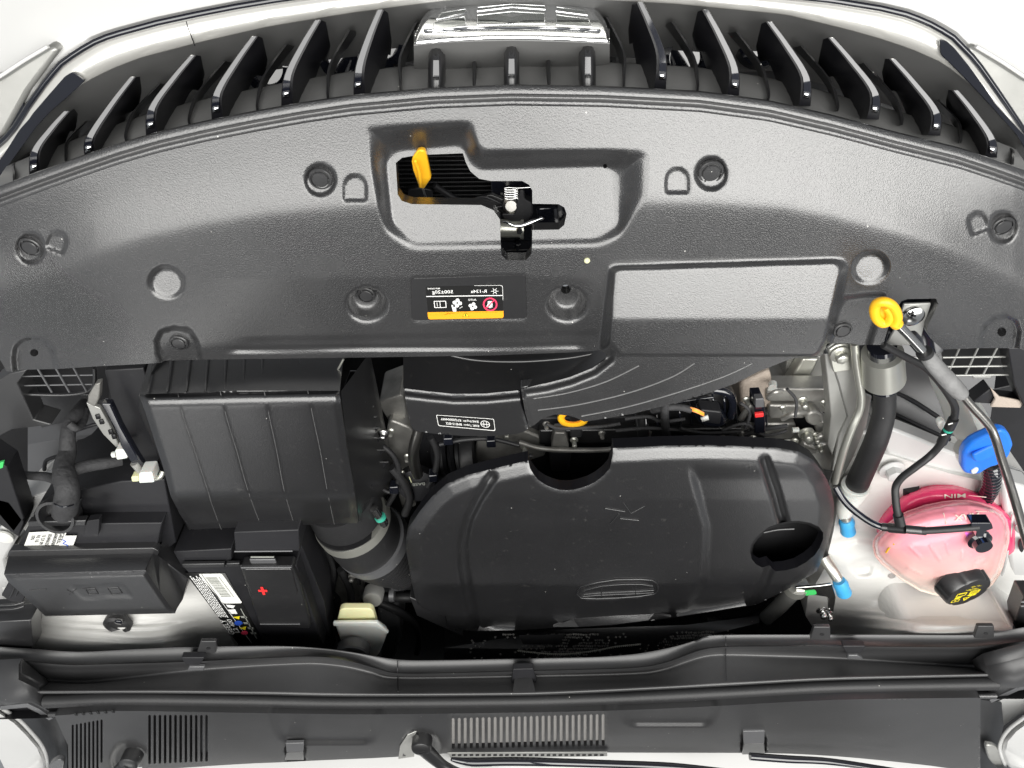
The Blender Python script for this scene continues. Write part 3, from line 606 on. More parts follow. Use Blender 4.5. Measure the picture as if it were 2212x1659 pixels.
def ecz(x, y):
    x, y = np.asarray(x, float), np.asarray(y, float)
    z = .815 - .00006 * np.clip(1080 - y, 0, 200) - .00000006 * (x - 1340) ** 2
    z = z - .00030 * np.clip(y - 1262, 0, 100) * ss((x - 900) / 60)
    dt = segdist(x, y, RIMT, False); dr = segdist(x, y, RIMR, False); d = np.minimum(dt, dr)
    z = z - np.where(d < 31, (31 - d) * .00023, 0)
    de = segdist(x, y, ECO, True); z = z - .0012 * (1 - ss(de / 6.)) * (np.abs(y - 1180) < 400)
    z = z + groove(x, y, LG, 16, .009) + groove(x, y, RG, 15, .009) + groove(x, y, RG2, 14, .006)
    z = z - .004 * ss((x - np.interp(y, [990, 1138, 1250, 1300], [1476, 1516, 1512, 1480])) / 22) * ss((y - 1000) / 40)
    z = z - .0035 * ss((np.interp(y, [1060, 1140, 1240, 1300], [1280, 1240, 1225, 1150]) - x) / 50) * ss((x - 1040) / 30) * ss((y - 1060) / 60)
    z = z + .006 * ss(1 - np.hypot((x - 1335) / 130, (y - 1290) / 75)) 
    z = z + pocket(x, y, LOGO, ins(LOGO, .86), .004)
    return z
eng = thing('engine_cover', 'large moulded black engine cover with a half-round notch, K-shaped mark and oval hole', 'engine cover')
relief('cover_shell', ECO, ecz, 4.5, 'fine', eng, holes=[EHO], skirt=.017, skirt_mat='finblack')  # same plastic throughout; the skirt's shade is put into a darker black
def stroke(name, pts, r, par, m='fine', zf=None, dz=.0006):
    return tube(name, [(x, y, float(zf([x], [y])[0]) + dz) for x, y in pts], r, m, par, sub=1, n=8)
def zrow(P, dz): return [(x, y, float(ecz([x], [y])[0]) + dz) for x, y in P]
sheet('rear_lip', [zrow([(1213,1346),(1238,1337),(1330,1330),(1413,1326),(1440,1329)], .0005), zrow([(1195,1354),(1250,1354),(1325,1349),(1400,1340),(1450,1333)], .0150)], 'fine', eng, thick=.004)
sheet('rear_lip', [zrow([(1036,1352),(1070,1353),(1112,1355)], .0005), zrow([(1032,1362),(1070,1362),(1112,1361)], .0090)], 'fine', eng, thick=.004)
sheet('rear_lip', [zrow([(1470,1324),(1540,1312),(1608,1300)], .0005), zrow([(1462,1332),(1540,1320),(1612,1308)], .0085)], 'fine', eng, thick=.004)
km = [[(1307,1098),(1350,1105)], [(1347,1087),(1363,1109)], [(1363,1109),(1393,1093)], [(1337,1111),(1319,1131)], [(1339,1120),(1380,1124)]]
for P in km: stroke('raised_mark', P, 1.6, eng, 'satin', ecz)
stroke('emblem_rim', LOGO + LOGO[:1], 2.2, eng, 'satin', ecz)
for P in ([(1262,1284),(1290,1281),(1330,1279),(1380,1277),(1412,1275)], [(1260,1288),(1290,1286),(1330,1284),(1380,1282),(1412,1280)], [(1262,1275),(1300,1266),(1345,1262),(1385,1262),(1410,1266)], [(1300,1266),(1299,1290)], [(1372,1260),(1373,1286)]): stroke('emblem_line', P, 1.5, eng, 'satin', ecz)
sheet('hole_well', [[(*p, float(ecz([p[0]], [p[1]])[0]) - .002) for p in EHO], [(*p, .76) for p in ins(EHO, .93)], [(*p, .72) for p in ins(EHO, .90)]], 'void', eng, closed=True)
slab('hole_bottom', ins(EHO, 1.0), .735, .01, 'void', eng)
tube('hole_rib', [(1650,1150,.80),(1680,1144,.80),(1715,1142,.80)], 3, 'satin', eng)
slab('mounting_foot', [(885,1290),(960,1325),(968,1350),(1000,1375),(900,1330)], .77, .03, 'satin', eng)
# ================================================================== AIR FILTER BOX
FBO = rounded([(301,850),(352,1008),(368,1070),(388,1110),(411,1144),(560,1137),(774,1130),(770,1090),(762,1037),(748,960),(732,840),(520,842)], 7)
FG = [[(384,848),(396,900),(418,965),(446,1050),(458,1090),(478,1143)], [(475,843),(492,910),(512,975),(530,1040),(548,1095),(566,1140)], [(570,841),(584,910),(598,975),(614,1060),(636,1134)], [(664,840),(676,900),(692,975),(706,1055),(722,1132)]]
def fz(x, y):
    x, y = np.asarray(x, float), np.asarray(y, float)
    z = .845 - .0000018 * 0 - .00005 * (y - 850) - .00042 * np.clip(y - 1060, 0, 100) ** 1.0 * ss((y - 1050) / 60)
    d = segdist(x, y, [(300,850),(732,841)], False); z = z - .013 * (1 - np.clip(d / 34, 0, 1)) ** 2 
    de = segdist(x, y, FBO, True); z = z - .004 * (1 - ss(de / 13))
    for i, G in enumerate(FG):
        gx = np.interp(y, [p[1] for p in G], [p[0] for p in G]); z = z - .0006 * ss((x - gx) / 5 + .5) * 1.0 + .0006 * ss((x - gx - 12) / 70)
    return z
fb = thing('air_filter_box', 'big square black air filter box with ribbed sides and grooved lid', 'air filter box')
relief('lid', FBO, fz, 5, 'fine', fb, skirt=.004)
for G in FG: stroke('lid_line', [tuple(p) for p in cr(G, 4)], 1.0, fb, 'ridge', fz, -.0004)
z0 = .836
sheet('front_wall', [[(301,852,z0),(520,844,z0-.001),(734,844,z0)],[(312,852,z0-.012),(520,846,z0-.013),(732,845,z0-.012)],[(312,853,z0-.012),(520,846,z0-.013),(732,846,z0-.012)],[(330,745,z0-.17),(530,745,z0-.17),(742,745,z0-.17)]][0:1] + [[(328,760,.74),(535,755,.74),(744,752,.74)]], 'satin', fb, autos=30)
for k in range(11):
    x = 330 + k * 39; xt = x + (530 - x) * .0
    slab('front_rib', [(x - 2 + (x - 530) * .06, 845), (x + 2 + (x - 530) * .06, 845), (x + 3, 758), (x, 758)], [.834, .834, .746, .746], .004, 'satin', fb, bevel=.0008)
SR = [(736,846),(750,960),(764,1037),(776,1128)]
SO = [(792,770),(818,905),(852,1037),(812,1070)]
SZ = [(736,846,.836),(750,960,.832),(764,1037,.828),(776,1128,.795)]
sheet('side_wall', [SZ, [(792,770,.72),(820,905,.72),(848,1030,.72),(800,1118,.72)], [(800,765,.66),(828,900,.66),(856,1035,.66),(806,1120,.66)]], 'satin', fb, autos=30)
for x0, x1, y in ((756,784,802),(765,792,829),(775,799,853),(784,807,878),(791,813,900),(797,819,924),(804,824,946),(810,830,972),(816,838,998)):
    tube('side_rib', [(x0, y, .755), (x1, y, .735)], 1.6, 'ridge', fb, sub=1, n=8)
    slab('rib_shade', [(x0, y + 2), (x1 - 2, y + 2), (x0 - 14, y + 52), (x0 - 18, y + 48)], [.753, .737, .775, .775], .004, 'dark', fb, bevel=0)  # dark wedge painting the shading beside each rib
slab('left_wall', [(300,853),(411,1146),(400,1140),(300,900)], [.83,.79,.74,.74], .15, 'satin', fb)
slab('rear_base', [(411,1140),(776,1128),(776,1120),(415,1130)], [.79,.79,.79,.79], .08, 'satin', fb)
tube('lid_pipe', [(742,776,.79),(718,820,.79)], 2.2, 'pipe', fb, sub=1)
hexbolt('screw', 828, 936, .735, 11, 'steel', fb)
# ================================================================== INTAKE SNORKEL
SNL = rounded([(873,839),(930,846),(981,851),(1050,850),(1122,843),(1124,870),(1136,905),(1142,922),(1138,930),(1118,937),(1060,942),(1005,942),(940,937),(897,931),(888,922),(880,890)], 5)
SNR = [(1125,836),(1180,828),(1230,815),(1280,795),(1308,776),(1312,764),(1790,764),(1711,774),(1640,802),(1589,828),(1520,853),(1442,875),(1370,893),(1296,906),(1262,911),(1248,904),(1230,898),(1200,895),(1171,904),(1155,918),(1143,923),(1134,890)]
GR = [[(1153,861),(1230,848),(1310,824),(1380,790)], [(1162,886),(1250,874),(1360,848),(1450,815),(1500,785)], [(1256,899),(1350,880),(1450,852),(1560,815),(1625,785)]]
def snz(x, y):
    x, y = np.asarray(x, float), np.asarray(y, float); z = .800 + .00002 * (y - 850) + 0 * x
    d = segdist(x, y, [(870,839),(930,846),(981,851),(1050,850),(1122,843),(1126,836),(1180,828),(1230,815),(1280,795),(1312,770)], False)
    z = z - .010 * (1 - ss(d / 22))
    z = z + pocket(x, y, [(1118,840),(1132,836),(1150,925),(1138,928)], [(1123,842),(1128,840),(1145,920),(1140,922)], .002)
    return z
def snzr(x, y):
    z = snz(x, y)
    return z
sn_ = thing('intake_snorkel', 'broad black air intake duct curving out from under the radiator cover', 'air duct')
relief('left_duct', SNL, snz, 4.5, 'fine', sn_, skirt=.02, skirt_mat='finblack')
relief('right_duct', SNR, snzr, 4.0, 'grain', sn_, skirt=.012)
for G in GR: stroke('raised_line', [tuple(p) for p in cr(G, 6)], 1.5, sn_, 'ridge', snz, 0)
sheet('front_face', [[(871,838,.794),(930,845,.792),(981,850,.791),(1050,849,.791),(1122,842,.792),(1180,827,.793),(1230,814,.793),(1280,794,.793),(1310,772,.794)], [(871,760,.725),(930,758,.725),(981,758,.725),(1050,757,.725),(1122,757,.725),(1180,757,.73),(1230,757,.74),(1280,757,.76),(1310,757,.78)]], 'satin', sn_)
tube('duct_seam', [(975,768,.765),(1020,777,.765),(1080,781,.765),(1150,780,.765),(1230,773,.765),(1280,764,.765)], 3, 'satin', sn_)
dl = thing('engine_label', 'small black plate with white frame, logo and mirrored-looking engine number on the intake duct', 'label')
LR = [(1067,905), (942,896), (947,920), (1070,931)]   # text start(top in plan), end, far edge
flat('frame', LR, [rr_uv(0, 0, 1, 1, .025, .1)], snz, 'printw', dl, .0011)
flat('black_field', LR, [rr_uv(.010, .05, .990, .95, .025, .1)], snz, 'printk', dl, .0015)
T2 = lambda s, a, b, c, d: T(s, a, b, c, d, LR, snz, 'printw', dl, .0019)
T2('BHE15-EFZ', .58, .60, .86, .80); T2('Type:', .40, .60, .55, .80); T2('Eng.ID:', .40, .24, .55, .44); T2('R7G00004497', .58, .24, .93, .44)
T2('\u53d1\u52a8\u673a', .27, .60, .385, .80); T2('\u53d1\u52a8\u673a', .27, .24, .385, .44)
flat('shield_logo', LR, ring(.165, .5, .070, .082, 3.6, 16) + [uvrect(.10, .48, .23, .53), uvrect(.135, .3, .143, .7), uvrect(.185, .3, .193, .7)], snz, 'printw', dl, .0019)
# ================================================================== OIL DIPSTICK
dip = thing('dipstick_ring', 'yellow pull ring of the oil dipstick below the intake duct', 'dipstick')
sheet('ring', [[(1238 + a * math.cos(t), 903 + b * math.sin(t) - .05 * a * 0, zz) for t in np.linspace(0, 6.2832, 40)] for a, b, zz in ((18,9,.700),(19,8,.712),(24,12,.716),(31,19,.716),(34,22,.710),(34,22,.700))], 'yellow', dip, autos=80)
tube('stem', [(1236,925,.70),(1240,990,.62)], 3, 'steel', dip)
# ================================================================== ENGINE METALWORK
blk = thing('engine_block', 'cast metal engine top with black manifold, bolts and cam cover seen between the covers', 'engine')
slab('cam_cover', rounded([(905,905),(1800,895),(1800,1000),(905,1060)], 8), .66, .08, 'dark', blk, bevel=.004)
slab('cam_cover_step', rounded([(1165,930),(1620,925),(1620,950),(1165,962)], 5), .675, .03, 'satin', blk, bevel=.003)
tube('cam_rail', [(1120,955,.70),(1180,970,.70),(1300,972,.70),(1340,965,.70)], 6, 'alu2', blk)
slab('timing_housing', rounded([(1035,935),(1090,915),(1120,925),(1170,945),(1180,985),(1130,1000),(1020,1005)], 8), .672, .05, 'alu2', blk, bevel=.004)
for x, y, r in ((1094,930,9),(1134,964,10),(1240,950,9)): hexbolt('bolt', x, y, .69, r, 'pipe', blk, h=.012)
slab('bracket_tab', rounded([(1190,968),(1198,935),(1222,935),(1230,968)], 4), .695, .02, 'alu2', blk, bevel=.003)
slab('coil_plug', rounded([(1185,975),(1235,975),(1230,1020),(1190,1020)], 8), .69, .05, 'dark', blk, bevel=.004)
for k in range(5):
    x = 940 + k * 17; lathe('pulley_groove', W(x, 985, .66), (1, .15, 0), [(.030 + .004 * (k % 2), 0), (.034, .005), (.030, .010)], 'dark', blk, n=24)
lathe('pulley_hub', W(1000, 985, .665), (1, .1, 0), [(.040, 0), (.042, .004), (.042, .020), (.038, .022)], 'rubber', blk)
slab('front_casting', rounded([(840,905),(890,925),(905,960),(900,1010),(880,1050),(850,1030),(830,960)], 14), .655, .09, 'alu', blk, bevel=.008, seg=4)
slab('front_casting', rounded([(905,930),(945,925),(960,960),(950,1000),(915,1010)], 10), .655, .09, 'alu2', blk, bevel=.006)
slab('front_casting', rounded([(815,870),(870,850),(880,905),(840,912)], 10), .64, .07, 'alu2', blk, bevel=.006)
slab('gasket_cover', rounded([(860,1070),(890,1065),(900,1095),(868,1098)], 6), .66, .03, 'alu2', blk, bevel=.004)
slab('gear_casting', rounded([(1598,830),(1665,800),(1672,860),(1640,905),(1600,900)], 12), .67, .08, 'tan', blk, bevel=.006)
slab('gear_casting', rounded([(1640,865),(1700,850),(1800,855),(1830,890),(1830,955),(1790,985),(1680,975),(1640,950)], 12), .655, .09, 'alu', blk, bevel=.008, seg=3)
for (a, b, c, d) in ((1655,840,1805,868),(1660,875,1740,905),(1650,915,1720,950)):
    slab('casting_rib', rounded([(a, b), (c, b), (c, d), (a, d)], 8), .675, .03, 'alu', blk, bevel=.005, seg=3)
for x, y, r in ((1733,865,12),(1741,935,17),(1715,953,10),(1760,940,10)): hexbolt('bolt', x, y, .700, r, 'pipe', blk, h=.012)
slab('engine_mount_arm', rounded([(1710,985),(1735,955),(1790,960),(1830,1000),(1800,1020),(1740,1010)], 8), .70, .03, 'alu', blk, bevel=.005)
tube('oil_filler_cap', [(1640,888,.69),(1640,915,.69)], 18, 'gloss', blk, sub=1, n=20)
tube('casting_tube', [(1655,980,.66),(1780,1010,.66)], 16, 'alu2', blk, sub=1)
tube('yellow_plug', [(1748,838,.66),(1758,862,.67)], 8, 'cream', blk, sub=1)
tube('white_plug', [(1669,828,.68),(1669,838,.69)], 9, 'whiteplastic', blk, sub=1)
for x, y in ((1711,929),(1695,955)): tube('white_plug', [(x, y, .70), (x + 14, y - 1, .70)], 6, 'whiteplastic', blk, sub=1)
for x, y in ((1760,905),(1780,925)): slab('lug', rounded(ell(x, y, 20, 16, 10), 3), .69, .02, 'alu', blk, bevel=.003)
man = thing('intake_manifold', 'black ribbed intake manifold with glossy webs beside the cast metal housing', 'manifold')
slab('manifold_body', rounded([(1370,880),(1460,845),(1560,838),(1590,850),(1592,900),(1570,925),(1380,925)], 14), .70, .06, 'satin', man, bevel=.012, seg=4)
for k in range(9):
    x = 1395 + k * 24; y0 = 905 - min(k, 6) * 9
    tube('web', [(x, y0, .703), (x + 2, y0 + 22, .712), (x + 4, 918, .700)], 2.6, 'gloss', man, n=8)
tube('manifold_pipe', [(1540,842,.71),(1570,848,.71),(1583,868,.71),(1578,900,.71)], 9, 'gloss', man)
tube('web_bar', [(1400,885,.708),(1470,868,.708),(1540,858,.708)], 3, 'gloss', man)
sen = thing('wired_sensor', 'black plug with orange and yellow wires on the manifold', 'sensor')
slab('plug_body', rounded(ell(1535, 905, 38, 22, 14, 15), 4), .725, .03, 'gloss', sen, bevel=.006)
slab('plug_cap', rounded([(1512,885),(1560,890),(1556,918),(1516,912)], 6), .735, .02, 'dark', sen, bevel=.004)
slab('plug_tag', [(1514,905),(1530,899),(1532,907),(1517,912)], .738, .004, 'printlabel', sen, bevel=0)
for k, c in enumerate(('orangewire', 'yellow', 'orangewire')): tube('wire', [(1490,880 + 3 * k,.735),(1504,884 + 3 * k,.74),(1520,892 + 3 * k,.738)], 2, c, sen, n=8)
tube('sheath', [(1410,886,.72),(1440,880,.735),(1470,880,.735),(1492,885,.735)], 8, 'tape', sen)
cab = thing('wiring_loom', 'black taped cable hanging down beside the ribbed manifold', 'cable')
tube('loom', [(1438,865,.74),(1436,900,.73),(1440,940,.70),(1446,960,.68)], 9, 'tape', cab)
tube('loom', [(1540,950,.70),(1600,940,.70),(1660,925,.70),(1700,920,.70)], 5, 'tape', cab)
red = thing('red_locked_connector', 'upright black connector with a red lock in front of the cast housing', 'connector')
slab('connector_body', rounded([(1630,870),(1652,868),(1654,935),(1630,938)], 3), .73, .03, 'gloss', red, bevel=.003)
slab('connector_top', rounded([(1632,862),(1650,861),(1651,880),(1632,881)], 2), .745, .01, 'grey', red, bevel=.002)
slab('red_lock', [(1631,895),(1650,893),(1650,901),(1631,903)], .737, .005, 'redplus', red, bevel=.001)
pp = thing('metal_coolant_pipe', 'shiny curved metal pipe dropping beside the air filter box', 'pipe')
tube('pipe', [(905,925,.76),(898,950,.76),(893,975,.755),(895,1000,.74),(902,1025,.72)], 12, 'darksteel', pp, n=18)
lathe('pipe_cap', W(902, 1036, .70), (0, .2, 1), [(.030, 0), (.030, .016), (.024, .018), (.001, .018)], 'dark', pp)
T('BASE', 0, 0, 1, 1, [(918,1042),(890,1044),(891,1050),(918,1048)], .7195, 'printg', pp, .0006)
tube('pipe_mark', [(884,1030,.7195),(889,1042,.7195)], 1.2, 'cream', pp, sub=1, n=6)
# ================================================================== INTAKE HOSE
ih = thing('intake_hose', 'fat black corrugated rubber intake hose with a clamp below the filter box', 'hose')
hp = [(735,1085,.74),(758,1120,.735),(785,1155,.725),(820,1183,.71),(865,1200,.69),(930,1205,.66)]
tube('hose_neck', [(728,1070,.745),(750,1108,.738)], [78,78], 'rubber', ih, sub=1, n=40)
tube('hose', hp[1:], [74,78,76,70,66], 'rubber', ih, n=44, sub=6)
tube('hose_collar', [(797,1163,.722),(808,1171,.717)], [81,82], 'grey', ih, sub=1, n=44)
tube('hose_bead', [(755,1115,.735),(758,1120,.734)], [80,80], 'satin', ih, sub=1, n=44)
for k in range(8): tube('corrugation', [(822 + k * 7, 1181 + k * 3.2, .712 - k * .003), (825 + k * 7, 1182 + k * 3.2, .711 - k * .003)], [76 - k, 76 - k], 'rubber', ih, sub=1, n=40)
tube('clamp_band', [(756,1118,.7345),(766,1130,.732)], [82,82], 'pipe', ih, sub=1, n=44)
lathe('clamp_screw', W(822, 1120, .765), (-.25, .9, 0), [(.006, -.016), (.006, -.012), (.008, -.010), (.008, 0), (.0065, .001), (.0065, .026), (.003, .027)], 'steel', ih)
lathe('paint_mark', W(822, 1118, .765), (-.25, .9, 0), [(.0083, -.002), (.0083, .003)], 'teal', ih)
slab('hose_clip', rounded([(706,1137),(722,1128),(738,1130),(748,1145),(744,1152),(708,1150)], 4), .775, .02, 'satin', ih, bevel=.002)
# ================================================================== BRAKE RESERVOIR & NEARBY
br = thing('brake_fluid_reservoir', 'small white and cream brake fluid tank with a black screw cap by the cowl', 'reservoir')
slab('upper_tank', rounded([(734,1318),(742,1315),(798,1315),(806,1320),(815,1352),(726,1352)], 6), .788, .012, 'cream', br, bevel=.006, seg=3)
slab('fill_line', [(745,1345),(775,1345),(775,1348),(745,1348)], .7765, .001, 'printy', br, bevel=0)
slab('lower_tank', rounded([(722,1348),(812,1347),(838,1366),(828,1395),(818,1418),(805,1424),(790,1418),(740,1400),(728,1368)], 8), .795, .012, 'whiteplastic', br, bevel=.008, seg=4)
slab('seam', rounded([(719,1346),(814,1345),(840,1368),(834,1370),(810,1354),(720,1353)], 3), .80, .006, 'whiteplastic', br, bevel=.0015)
lathe('screw_cap', W(766, 1395, .806), (0, .1, 1), [(.028, 0), (.029, .002), (.029, .018), (.027, .021), (.020, .0215), (.019, .018), (.001, .018)], 'grey', br, n=36)
bv = thing('vacuum_valve', 'round pale grey valve head with black pipe stubs above the brake reservoir', 'valve')
lathe('valve_head', W(809, 1276, .73), (0, .3, 1), [(.018, 0), (.018, .02), (.016, .024), (.001, .025)], 'sheetmetal', bv)
tube('valve_stub', [(815,1290,.72),(840,1290,.71),(880,1290,.71),(935,1288,.70)], [10,11,12,12], 'rubber', bv)
tube('valve_stub', [(842,1285,.725),(852,1285,.725)], 15, 'grey', bv, sub=1)
slab('valve_bracket', rounded([(840,1255),(895,1262),(880,1275),(845,1278)], 5), .72, .01, 'grey', bv)
tube('vacuum_hose', [(815,1300,.70),(860,1320,.70),(892,1345,.69),(905,1380,.68),(900,1410,.68)], [9,10,8,7,7], 'rubber', bv)
slab('servo_shell', rounded([(815,1315),(860,1312),(868,1380),(850,1430),(820,1430)], 10), .70, .08, 'grey', bv, bevel=.01)
hs = thing('heat_shield', 'dark dimpled heat shield behind the engine cover', 'heat shield')
sheet('shield', [[(960,1360,.70),(1200,1360,.77),(1480,1350,.77),(1640,1330,.76)],[(960,1400,.79),(1200,1402,.79),(1480,1385,.79),(1640,1345,.78)],[(960,1450,.80),(1200,1450,.80),(1480,1430,.80),(1640,1380,.79)]], 'satin', hs)
V, F = [], []
for j in range(9):
    for i in range(110):
        x = 1010 + i * 5.2 + (j % 2) * 2.6; y = 1370 + j * 6.2 - (i - 40) ** 2 * .0016 * (i > 40)
        if math.sin(x * .021 + 1) + .6 * math.sin(x * .047 + j) + rng.uniform(-.9, .9) < .15: continue
        x += rng.uniform(-1, 1); y += rng.uniform(-1, 1); b = W(x, y, .7835 + .0016 * j); k = len(V); r = .0026
        V += [b + Vector((r, 0, 0)), b + Vector((0, r, 0)), b + Vector((-r, 0, 0)), b + Vector((0, -r, 0)), b + Vector((0, 0, .0034))]
        F += [[k, k + 1, k + 4], [k + 1, k + 2, k + 4], [k + 2, k + 3, k + 4], [k + 3, k, k + 4]]
meshob('dimples', V, F, 'alu2', hs, False)['kind'] = 'stuff'
V, F = [], []
for k in range(60):
    t = k / 59; x = 1120 + 262 * t; y = 1405 + 9 * math.sin(math.pi * min(1, t * 1.25)) - 14 * t * t; b = W(x, y, .806); r = .0027
    q = len(V); V += [b + Vector((r, 0, 0)), b + Vector((0, r, 0)), b + Vector((-r, 0, 0)), b + Vector((0, -r, 0)), b + Vector((0, 0, .003))]; F += [[q, q + 1, q + 4], [q + 1, q + 2, q + 4], [q + 2, q + 3, q + 4], [q + 3, q, q + 4]]
meshob('crimped_edge', V, F, 'pipe', hs, False)['kind'] = 'stuff'
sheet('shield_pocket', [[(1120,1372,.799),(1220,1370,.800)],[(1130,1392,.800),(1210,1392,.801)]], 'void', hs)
lp = thing('lower_coolant_pipe', 'dark hose and metal elbow running behind the engine cover towards the right strut tower', 'pipe')
tube('hose', [(1520,1345,.73),(1570,1352,.73),(1620,1345,.74),(1660,1325,.745),(1690,1300,.75)], [16,17,19,19,19], 'satin', lp, n=18)
tube('elbow', [(1655,1335,.755),(1685,1308,.76),(1706,1285,.765),(1722,1266,.765)], [15,16,17,17], 'sheetmetal', lp, n=18)
# ================================================================== BATTERY
bat = thing('car_battery', 'black battery with white-lettered label and a cover marked with a red plus', 'battery')
BZ = .815
slab('case', [(393,1222),(520,1222),(640,1222),(690,1372),(700,1395),(545,1400)], BZ, .17, 'dark', bat, bevel=.002)
slab('rear_case', [(374,1192),(500,1186),(500,1224),(393,1226)], BZ - .006, .1, 'dark', bat)
slab('front_lip', [(392,1219),(484,1218),(486,1226),(396,1227)], BZ + .002, .006, 'satin', bat, bevel=.0012)
slab('front_lip', [(488,1218),(517,1217),(519,1224),(490,1225)], BZ + .002, .006, 'satin', bat, bevel=.0012)
slab('terminal_block', [(505,1150),(645,1145),(648,1190),(508,1192)], BZ + .004, .08, 'dark', bat)
tube('block_edge', [(507,1191,BZ + .005),(632,1190,BZ + .005)], 2.0, 'grey', bat, sub=1)
slab('clip_plate', [(538,1209),(594,1209),(598,1220),(542,1220)], BZ + .003, .004, 'grey', bat)
tube('clip_bar', [(542,1203,BZ + .002),(592,1203,BZ + .002)], 1.8, 'printg', bat, sub=1)
slab('terminal_cover', rounded([(519,1225),(631,1224),(648,1262),(665,1330),(671,1358),(560,1352),(530,1260)], 5), [BZ + .009] * 35, .02, 'satin', bat, bevel=.0025)
tube('cover_edge', [(521,1226,BZ + .0095),(630,1225,BZ + .0095)], 2.0, 'grey', bat, sub=1)
slab('cover_panel', rounded([(524,1230),(630,1229),(644,1284),(545,1285),(534,1262)], 8), BZ + .0105, .003, 'fine', bat, bevel=.001)
tube('cover_groove', [(562,1348,BZ + .010),(648,1348,BZ + .010)], 1.3, 'grey', bat, sub=1)
ps = lambda cx, cy, a: None
flat('red_plus', [(0,0),(1,0),(1,1),(0,1)], [[(557,1274),(564,1274),(562,1268),(568,1268),(570,1274),(577,1274),(578,1278.5),(571.5,1278.5),(573.5,1285),(567.5,1285),(565.5,1278.5),(558.5,1278.5)]], BZ + .0107, 'redplus', bat, .0006)
slab('side_flange', rounded([(640,1150),(668,1220),(700,1300),(712,1375),(690,1372),(672,1300),(645,1225),(632,1160)], 5), .79, .05, 'dark', bat)
tube('earth_strap', [(600,1385,.75),(640,1375,.755),(690,1358,.755),(712,1350,.75)], [12,12,8,6], 'sheetmetal', bat)
slab('terminal_clamp', rounded([(615,1368),(660,1365),(665,1395),(620,1400)], 6), .76, .02, 'sheetmetal', bat)
slab('label_field', [(400,1238),(486,1238),(572,1392),(520,1398)], BZ + .0012, .0008, 'printk', bat, bevel=0)
# label text direction runs along the battery (down the plan), first line nearest the left edge
f = quadmap([(402,1240),(482,1239),(566,1388),(512,1392)])
def bq(u0, v0, u1, v1): return [f(u0, v1)[:2], f(u0, v0)[:2], f(u1, v0)[:2], f(u1, v1)[:2]]
def BT_(s, u0, v0, u1, v1, m='printw'): return T(s, 0, 0, 1, 1, [f(u1, v1)[:2], f(u1, v0)[:2], f(u0, v0)[:2], f(u0, v1)[:2]], BZ, m, bat, .0020)
flat('barcode_label', [(0,0),(1,0),(1,1),(0,1)], [rounded([(428,1240),(479,1239),(524,1303),(483,1304)], 5)], BZ + .0014, 'printlabel', bat, .0005)
g = quadmap([(428,1240),(479,1239),(524,1303),(483,1304)])
bars = []; v = .12
while v < .78:
    h_ = random.choice((.012, .02, .035)); bars.append([g(.18, v)[:2], g(.66, v)[:2], g(.66, v + h_)[:2], g(.18, v + h_)[:2]]); v += h_ + random.choice((.015, .025))
flat('barcode', [(0,0),(1,0),(1,1),(0,1)], bars, BZ + .0014, 'printg', bat, .0009)
flat('barcode_digits', [(0,0),(1,0),(1,1),(0,1)], [[g(.75, .12 + k * .045)[:2], g(.80, .12 + k * .045)[:2], g(.80, .15 + k * .045)[:2], g(.75, .15 + k * .045)[:2]] for k in range(15)], BZ + .0014, 'printg', bat, .0009)
BT_('GEELY', .0, .65, .21, .86); BT_('L2 400', .24, .65, .41, .84)
lines = []
for k in range(6):
    u = .05 + k * .055; v = .03 + .02 * (k % 3)
    while v < .60:
        l = random.uniform(.015, .05); lines.append([f(u, v)[:2], f(u + .032, v)[:2], f(u + .032, v + l)[:2], f(u, v + l)[:2]]); v += l + .008
flat('fine_print', [(0,0),(1,0),(1,1),(0,1)], lines, BZ + .001, 'printw', bat, .0009)
flat('rule_line', [(0,0),(1,0),(1,1),(0,1)], [[f(.40, 0)[:2], f(.42, 0)[:2], f(.60, 1)[:2], f(.58, 1)[:2]]], BZ + .001, 'printw', bat, .0009)
def E(cx, cy, r): return [(cx + r * 1.3 * math.cos(t), cy + r * .75 * math.sin(t)) for t in np.linspace(0, 6.2832, 14, endpoint=False)]
flat('recycling_symbol', [(0,0),(1,0),(1,1),(0,1)], [[(488,1306),(508,1308),(504,1314),(492,1312)], [(492,1317),(508,1316),(513,1326),(500,1326)]], BZ + .001, 'printw', bat, .0010)
flat('warning_symbol', [(0,0),(1,0),(1,1),(0,1)], [[(503,1333),(518,1331),(516,1338)], [(517,1357),(532,1353),(530,1361)]], BZ + .001, 'printy', bat, .0010)
flat('blue_symbol', [(0,0),(1,0),(1,1),(0,1)], [E(515,1346,7)], BZ + .001, 'printb', bat, .0010)
flat('red_symbol', [(0,0),(1,0),(1,1),(0,1)], [E(528,1367,6)], BZ + .001, 'printr', bat, .0010)
flat('fine_print', [(0,0),(1,0),(1,1),(0,1)], [[(x, y), (x + 12, y), (x + 15, y + 4), (x + 3, y + 4)] for x, y in ((519,1331),(525,1344),(534,1355),(540,1366))] + [[(519,1315),(521,1315),(556,1380),(553,1380)]], BZ + .001, 'printg', bat, .0010)
